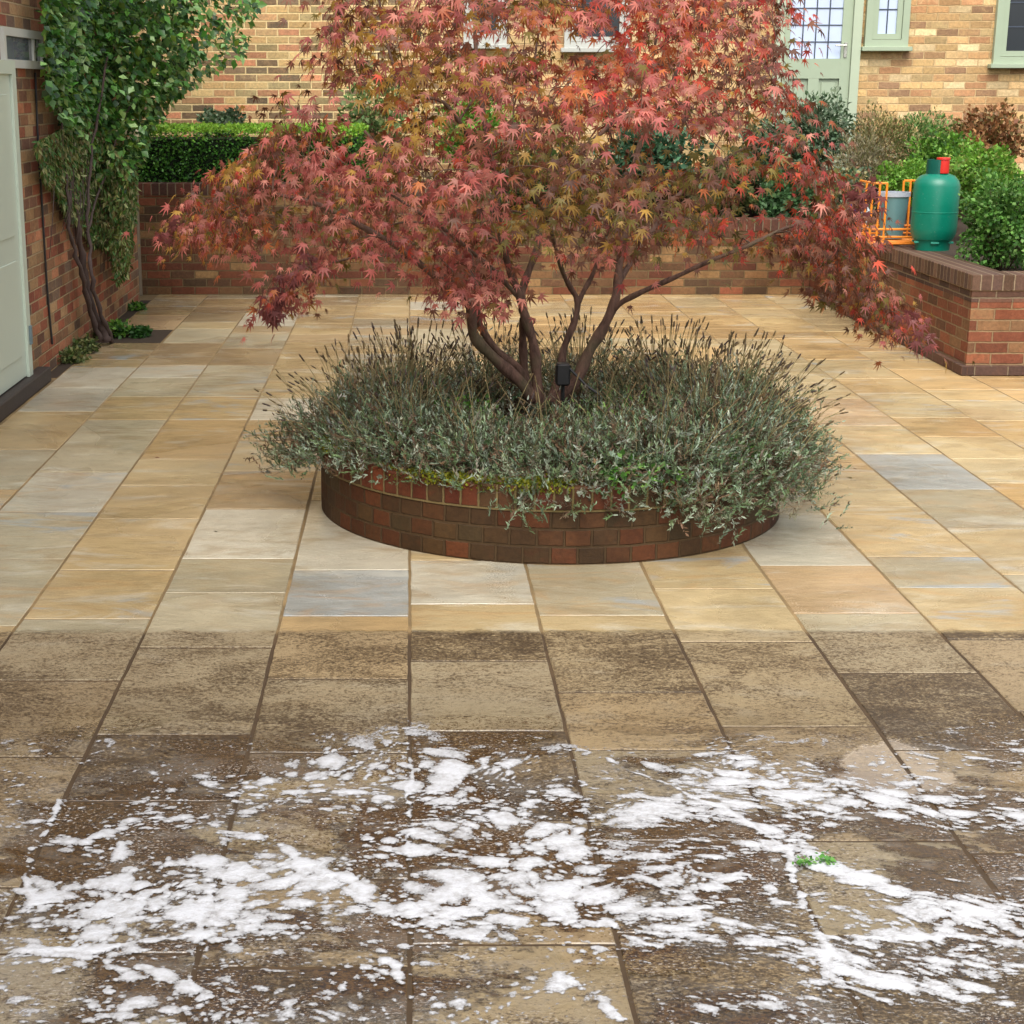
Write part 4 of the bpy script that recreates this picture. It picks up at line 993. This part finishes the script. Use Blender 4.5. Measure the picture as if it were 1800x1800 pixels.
for k in range(6):
    a = k*math.pi/3+.35; x, y = cxg+.133*math.cos(a), cyg+.133*math.sin(a); m.box(x-.03, x+.03, y-.012, y+.012, .735, .752, bev=.003)
m.build('foot_tab', simple_mat('green_light_enamel', (60, 150, 130), .35), gc)
m = MB(); m.lathe(cxg-.01, cyg+.01, [(.075, 1.250), (.080, 1.250), (.078, 1.36), (.072, 1.365), (.070, 1.36), (.073, 1.25)], 32); 
m2 = MB(); 
for k in range(14):      # guard collar open at the right front
    a0, a1 = math.radians(95+k*12), math.radians(95+(k+1)*12)
    for rr0, rr1 in ((.082, .088),):
        pts = [(cxg+r*math.cos(a), cyg+r*math.sin(a)) for r, a in ((rr0, a0), (rr1, a0), (rr1, a1), (rr0, a1))]
        m2.face([(pts[1][0], pts[1][1], 1.24), (pts[2][0], pts[2][1], 1.24), (pts[2][0], pts[2][1], 1.362), (pts[1][0], pts[1][1], 1.362)])
        m2.face([(pts[0][0], pts[0][1], 1.24), (pts[3][0], pts[3][1], 1.24), (pts[3][0], pts[3][1], 1.362), (pts[0][0], pts[0][1], 1.362)][::-1])
        m2.face([(p[0], p[1], 1.362) for p in pts])
m2.build('collar', simple_mat('collar_green', (10, 84, 74), .35), gc)
m = MB(); m.lathe(cxg+.018, cyg-.05, [(0, 1.262), (.046, 1.262), (.048, 1.28), (.046, 1.36), (.052, 1.365), (.050, 1.378), (0, 1.382)], 32)
m.build('red_cap', simple_mat('red_plastic', (204, 44, 36), .35, var=.05), gc, smooth=True)
# orange tubular rack behind
M_OR = simple_mat('orange_paint', (236, 140, 40), .4, var=.06)
rk = empty('orange_rack', (3.9, 13.1, .68), 'orange tubular metal rack left of the gas cylinder', 'rack')
def RP(x, y, Y): return PY(x, y, Y)
yk = 13.05; z0 = .70
xl, xr = RP(1528, 420, yk)[0], RP(1622, 420, yk)[0]; zt1 = RP(1530, 322, yk)[2]
m = MB()
ya, yb = yk, yk+.36
for (x, y) in ((xl, ya), (xl+.055, ya), (xl+.11, ya), (xl, yb), (xr, ya), (xr-.055, ya), (xr-.02, yb), (xr-.075, yb), (xl+.05, yb)): m.tube([(x, y, z0), (x, y, zt1)], .009, 8)
for z in (z0+.01, z0+.06, z0+.12): 
    m.tube([(xl, ya, z), (xr, ya, z)], .009, 8); m.tube([(xl, yb, z), (xr, yb, z)], .009, 8); m.tube([(xl, ya, z), (xl, yb, z)], .009, 8); m.tube([(xr, ya, z), (xr, yb, z)], .009, 8)
for z in (zt1,): m.tube([(xl, ya, z), (xl+.11, ya, z)], .009, 8); m.tube([(xr-.055, ya, z), (xr, ya, z), (xr, yb, z), (xr-.075, yb, z)], .009, 8); m.tube([(xl, ya, z), (xl, yb, z)], .009, 8)
for k in range(6): y = ya+.06*k; m.tube([(xl, y, z0+.02), (xr, y, z0+.02)], .007, 6)
m.build('frame', M_OR, rk, smooth=True)
# bucket standing in the rack
bx = (RP(1550, 380, 13.2)[0]+RP(1594, 380, 13.2)[0])/2
bk = empty('bucket', (bx, 13.25, .74), 'grey-blue plastic bucket with a pale rim inside the orange rack', 'bucket')
zr = RP(1570, 338, 13.2)[2]
m = MB(); m.lathe(bx, 13.25, [(0, .735), (.085, .735), (.118, zr-.03), (.112, zr-.03), (.08, .75), (0, .75)], 36); m.build('body', simple_mat('bucket_plastic', (96, 136, 140), .4, var=.1), bk, smooth=True)
m = MB(); m.lathe(bx, 13.25, [(.117, zr-.035), (.127, zr-.033), (.127, zr), (.112, zr), (.112, zr-.03)], 36); m.build('rim', simple_mat('rim_grey', (168, 176, 188), .4), bk, smooth=True)
# purple tub and white bag beside it
q = RP(1500, 372, 13.6); m = MB(); m.lathe(q[0], 13.6, [(0, q[2]-.14), (.05, q[2]-.14), (.065, q[2]+.06), (.060, q[2]+.06), (.05, q[2]-.12), (0, q[2]-.12)], 24)
tag(m.build('tub', simple_mat('purple_plastic', (56, 34, 110), .4), smooth=True), 'dark purple tub half hidden by red maple leaves', 'tub')
q = RP(1517, 376, 13.5); m = MB(); m.lathe(q[0]+.02, 13.5, [(0, q[2]-.12), (.045, q[2]-.12), (.05, q[2]-.02), (.035, q[2]+.03), (.018, q[2]+.05), (.018, q[2]+.075), (0, q[2]+.077)], 24)
tag(m.build('bottle', simple_mat('pale_bottle', (190, 208, 212), .35), smooth=True), 'pale plastic bottle between purple tub and orange rack', 'bottle')
# pale ball on a terracotta pedestal against the outbuilding
q = PY(636, 190, 17.3)
gb = empty('ball_finial', (q[0], 17.3, .95), 'pale round stone ball on dark terracotta stand by the buff wall', 'garden ornament')
m = MB(); m.lathe(q[0], 17.3, [(.09*math.sin(a), q[2]-.09*math.cos(a)) for a in np.linspace(0, math.pi, 12)], 24); m.build('ball', simple_mat('pale_stone', (214, 196, 170), .7, var=.15, scale=12), gb, smooth=True)
m = MB(); m.lathe(q[0]+.03, 17.3, [(0, .96), (.10, .96), (.05, q[2]-.30), (.08, q[2]-.16), (.09, q[2]-.09), (0, q[2]-.085)], 24); m.build('stand', simple_mat('terracotta', (110, 50, 34), .7), gb, smooth=True)

# ------------------------------------------------------------------ soap foam on the near slabs
def hash2(ix, iy, s):
    h = (ix.astype(np.int64)*374761393+iy.astype(np.int64)*668265263+s*1442695041) & 0xffffffff
    h = ((h ^ (h >> 13))*1274126177) & 0xffffffff; h = h ^ (h >> 16); return (h & 0xffffff)/float(0xffffff)
def vnoise(x, y, s):
    ix, iy = np.floor(x), np.floor(y); fx, fy = x-ix, y-iy; ux, uy = fx*fx*(3-2*fx), fy*fy*(3-2*fy)
    a = hash2(ix, iy, s); b = hash2(ix+1, iy, s); c = hash2(ix, iy+1, s); d = hash2(ix+1, iy+1, s)
    return a+(b-a)*ux+(c-a)*uy+(a-b-c+d)*ux*uy
def fbm(x, y, s, o=4):
    t = 0; a = .5; n = 0
    for i in range(o): t = t+a*vnoise(x*2**i, y*2**i, s+i); n += a; a *= .55
    return t/n
def worley(x, y, s):
    ix, iy = np.floor(x), np.floor(y); f1 = np.full(x.shape, 9.); f2 = np.full(x.shape, 9.); rid = np.zeros(x.shape)
    for dx in (-1, 0, 1):
        for dy in (-1, 0, 1):
            jx, jy = ix+dx, iy+dy; px = jx+hash2(jx, jy, s); py = jy+hash2(jx, jy, s+9)
            d = np.sqrt((px-x)**2+(py-y)**2); m_ = d < f1; rid = np.where(m_, hash2(jx, jy, s+31), rid); f2 = np.where(m_, f1, np.minimum(f2, d)); f1 = np.where(m_, d, f1)
    return f1, f2, rid
step = .0042
gx = np.arange(-1.35, 2.15, step); gyy = np.arange(2.85, 4.95, step)
GX, GY = np.meshgrid(gx, gyy)
# photo position of each ground point, to know how thick the foam lay there
dep_ = GY*math.cos(TH)+HC*math.sin(TH); PXx = 720+FL*GX/dep_; PYy = 920+FL*(HC*math.cos(TH)-GY*math.sin(TH))/dep_
D = np.zeros(GX.shape)
for x, y, rx, ry, s in [(960, 1440, 260, 130, .40), (1130, 1540, 260, 130, .38), (860, 1560, 150, 110, .34), (830, 1370, 120, 60, .26), (1250, 1420, 120, 60, .36), (1480, 1560, 230, 130, .44), (1600, 1680, 200, 90, .40), (1420, 1440, 120, 60, .26),
   (500, 1480, 110, 50, .42), (560, 1560, 120, 60, .36), (560, 1390, 160, 60, .16), (370, 1470, 60, 60, .30), (180, 1490, 60, 50, .26), (230, 1620, 200, 60, .32), (120, 1680, 120, 40, .26), (450, 1720, 200, 60, .30), (690, 1690, 70, 90, .30), (270, 1345, 60, 40, .12), (1000, 1700, 200, 80, .20), (1720, 1650, 70, 80, .30), (1340, 1640, 160, 80, .22), (900, 1310, 150, 30, .14), (70, 1600, 60, 80, .25), (600, 1790, 500, 60, .2), (1540, 1330, 80, 40, -.2)]:
    D += s/.36*np.exp(-(((PXx-x)/rx)**2+((PYy-y)/ry)**2))
D = -.36+.50*(1-np.exp(-D))
for x, y, rx, ry, s in [(465, 1580, 75, 32, -.55), (640, 1520, 60, 30, -.35), (830, 1720, 90, 45, -.45), (1340, 1730, 110, 50, -.45), (1265, 1590, 40, 20, -.4), (1690, 1500, 60, 60, -.35), (620, 1450, 80, 30, -.2), (1500, 1690, 35, 28, -.5), (260, 1560, 70, 40, -.3), (1170, 1680, 70, 40, -.4), (60, 1400, 60, 80, -.3), (400, 1650, 40, 50, -.35), (150, 1440, 60, 20, -.3)]:
    D += s*np.exp(-(((PXx-x)/rx)**2+((PYy-y)/ry)**2))
D -= np.clip((1335+90*(fbm(GX*3, GY*3, 3)-.5)-PYy)/60, 0, 3)*.35
wx = GX+.22*(fbm(GX*2.4, GY*2.8, 11, 3)-.5)+.05*(fbm(GX*9, GY*10, 15, 3)-.5); wy = GY+.18*(fbm(GX*2.4+9, GY*2.8, 21, 3)-.5)+.04*(fbm(GX*9, GY*10+5, 25, 3)-.5)
rgt = np.clip((PXx-1060)/200+1.3*(fbm(GX*2, GY*2, 91)-.5), 0, 1)           # towards the right the suds are drawn out into streaks
ca, sa = math.cos(.30), math.sin(.30); sx_, sy_ = wx*ca-wy*sa, wx*sa+wy*ca
lo_ = fbm(wx*2.2, wy*2.8, 31, 4)-.5; mi_ = fbm(wx*7, wy*9, 33, 3)-.5
SB = np.zeros(GX.shape)
strokes = [([(400,1480),(440,1470),(500,1488),(532,1530),(490,1552)],20), ([(330,1432),(370,1440),(397,1480),(376,1512)],17), ([(545,1530),(610,1545),(637,1580),(600,1610),(540,1626),(470,1640)],17),
 ([(38,1668),(150,1672),(250,1660),(365,1640)],9), ([(140,1490),(165,1472),(203,1476),(212,1502),(175,1520),(142,1500)],9), ([(225,1600),(262,1572),(312,1580),(340,1600)],11), ([(108,1408),(84,1462),(48,1505),(50,1560),(80,1600)],6),
 ([(720,1300),(720,1420),(721,1500)],4), ([(1385,1500),(1412,1580),(1445,1652),(1470,1720),(1560,1762)],9), ([(1450,1650),(1560,1652),(1690,1645)],8), ([(1480,1700),(1600,1735),(1740,1742)],15), ([(1650,1650),(1690,1605),(1760,1612)],13),
 ([(1380,1495),(1300,1440),(1200,1395),(1110,1352),(1000,1312),(930,1292)],6), ([(1350,1455),(1450,1520),(1560,1562),(1650,1605)],24), ([(1180,1375),(1260,1400),(1310,1420)],18), ([(1070,1600),(1180,1605),(1250,1590)],10), ([(745,1590),(800,1555),(850,1580),(790,1615),(735,1605)],17),
 ([(640,1700),(690,1690),(710,1720)],15), ([(1250,1560),(1330,1530),(1370,1600)],16), ([(980,1715),(1040,1745),(1080,1790)],11), ([(180,1735),(260,1705),(330,1735)],16), ([(1060,1620),(1140,1660),(1190,1650)],8), ([(370,1560),(352,1650),(345,1740)],6)]
for pts_, wd in strokes:
    Q = np.array([GZ(x, y)[:2] for x, y in pts_]); Q = smooth_path(np.c_[Q, np.zeros(len(Q))], 3)[:, :2]; wm = wd/700.
    bb = (GX > Q[:, 0].min()-.15) & (GX < Q[:, 0].max()+.15) & (GY > Q[:, 1].min()-.15) & (GY < Q[:, 1].max()+.15); 
    X_ = GX[bb]+.05*(fbm(GX[bb]*7, GY[bb]*8, 111, 3)-.5); Y_ = GY[bb]+.05*(fbm(GX[bb]*7, GY[bb]*8, 113, 3)-.5); dm = np.full(X_.shape, 9.)
    for p_, q_ in zip(Q[:-1], Q[1:]):
        e_ = q_-p_; t_ = np.clip(((X_-p_[0])*e_[0]+(Y_-p_[1])*e_[1])/(e_@e_+1e-9), 0, 1); dm = np.minimum(dm, np.hypot(X_-p_[0]-t_*e_[0], Y_-p_[1]-t_*e_[1]))
    SB[bb] = np.maximum(SB[bb], .46*np.exp(-(dm/(wm*.95))**2)*np.clip(.75+1.4*(fbm(GX[bb]*9, GY[bb]*11, 117, 3)-.5), .2, 1.2))
Dn = np.where(PYy > 1400, np.maximum(D, -.17), D); Dn = np.clip(Dn, -.36, -.115)+1.15*lo_+.80*mi_+SB
def suds(u, v, seed, r0, kd, kr):
    f, _, c_ = worley(u, v, seed); return (r0+kd*Dn+kr*(c_-.5))-f
hl = np.maximum(suds(wx*9, wy*12, 5, .36, 1.0, .38)*.8, suds(wx*19, wy*25, 8, .35, .9, .40)*.6)
hl = np.maximum(hl, suds(wx*42, wy*54, 12, .30, .7, .46)*.45)
hr = np.maximum(suds(sx_*8, sy_*19, 45, .33, 1.0, .38)*.7, suds(sx_*17, sy_*44, 48, .31, .9, .4)*.5)
hr = np.maximum(hr, suds(sx_*36, sy_*80, 52, .28, .7, .46)*.4)
h = hl*(1-rgt)+hr*rgt
h = np.where(PYy < 1330, np.minimum(h, (PYy-1290+90*(fbm(GX*4, GY*4, 3, 3)-.5))/300), h)
h = h+.10*(fbm(GX*55, GY*65, 67, 3)-.5)
# froth gathered along some joints
jd = np.abs((GX/W)-np.round(GX/W))*W
pass
Z = .0016+.0040*np.sqrt(np.clip(h*2, 0, 1))*(.7+.6*fbm(GX*60, GY*60, 81))
ny, nx = Z.shape; keepv = h > -.07
kf = keepv[:-1, :-1] | keepv[1:, :-1] | keepv[:-1, 1:] | keepv[1:, 1:]
iy, ix = np.nonzero(kf); idx = iy*nx+ix
Fq = np.stack([idx, idx+1, idx+nx+1, idx+nx], 1); used = np.unique(Fq); remap = np.full(ny*nx, -1); remap[used] = np.arange(len(used))
V = np.stack([GX.ravel(), GY.ravel(), Z.ravel()], 1)[used]
print('foam faces', len(Fq))
fo = mk('soap_foam', V, remap[Fq], M_FOAM, smooth=True)
fa = fo.data.attributes.new('thick', 'FLOAT', 'POINT'); fa.data.foreach_set('value', h.ravel()[used].astype(np.float32))
tag(fo, 'white cleaning foam lying in patches on the dirty near slabs', 'foam', kind='stuff')

# ------------------------------------------------------------------ small litter
def fallen(x, y, colr, s, label, seed, name='fallen_leaf', z=.004):
    r_ = np.random.default_rng(seed); c = GZ(x, y, z)[None]; V, F = leaf_arrays(c, np.array([[r_.normal(), r_.normal(), .05]]), np.array([[.1, -.1, 1.]]), np.array([s]), ML)
    tag(mk(name, V, F, M_LEAF, col=np.tile(lin(colr), (len(V), 1))), label, 'leaf')
fallen(378, 934, (70, 62, 44), .03, 'tiny dark leaf on a pale slab left of the planter', 1)
fallen(1492, 838, (104, 92, 40), .045, 'curled brown leaf on the slabs right of the planter', 2)
fallen(275, 803, (120, 70, 50), .04, 'small reddish leaf on a golden slab at left', 3)
fallen(1432, 852, (96, 60, 40), .04, 'thin brown leaf near the right end of the planter', 4)
rgx = np.random.default_rng(900); c = GZ(1428, 1512, .012); n = 60
P = c+np.concatenate([rgx.normal(size=(n//2, 3))*np.array([.012, .012, .004])+np.array([-.022, 0, 0]), rgx.normal(size=(n//2, 3))*np.array([.012, .012, .004])+np.array([.035, .005, 0])])
V, F = leaf_arrays(P, rgx.normal(size=(n, 3))*np.array([1, 1, .3]), rgx.normal(size=(n, 3))*.4+np.array([0, 0, 1]), rgx.uniform(.010, .02, n))
tag(mk('plant_scrap', V, F, M_LEAF, col=np.repeat(pal_cols(rgx, n, [(96, 150, 66), (74, 126, 52), (130, 170, 96)]), 4, 0)), 'torn scrap of green leaf lying in the foam at right', 'leaf scrap')
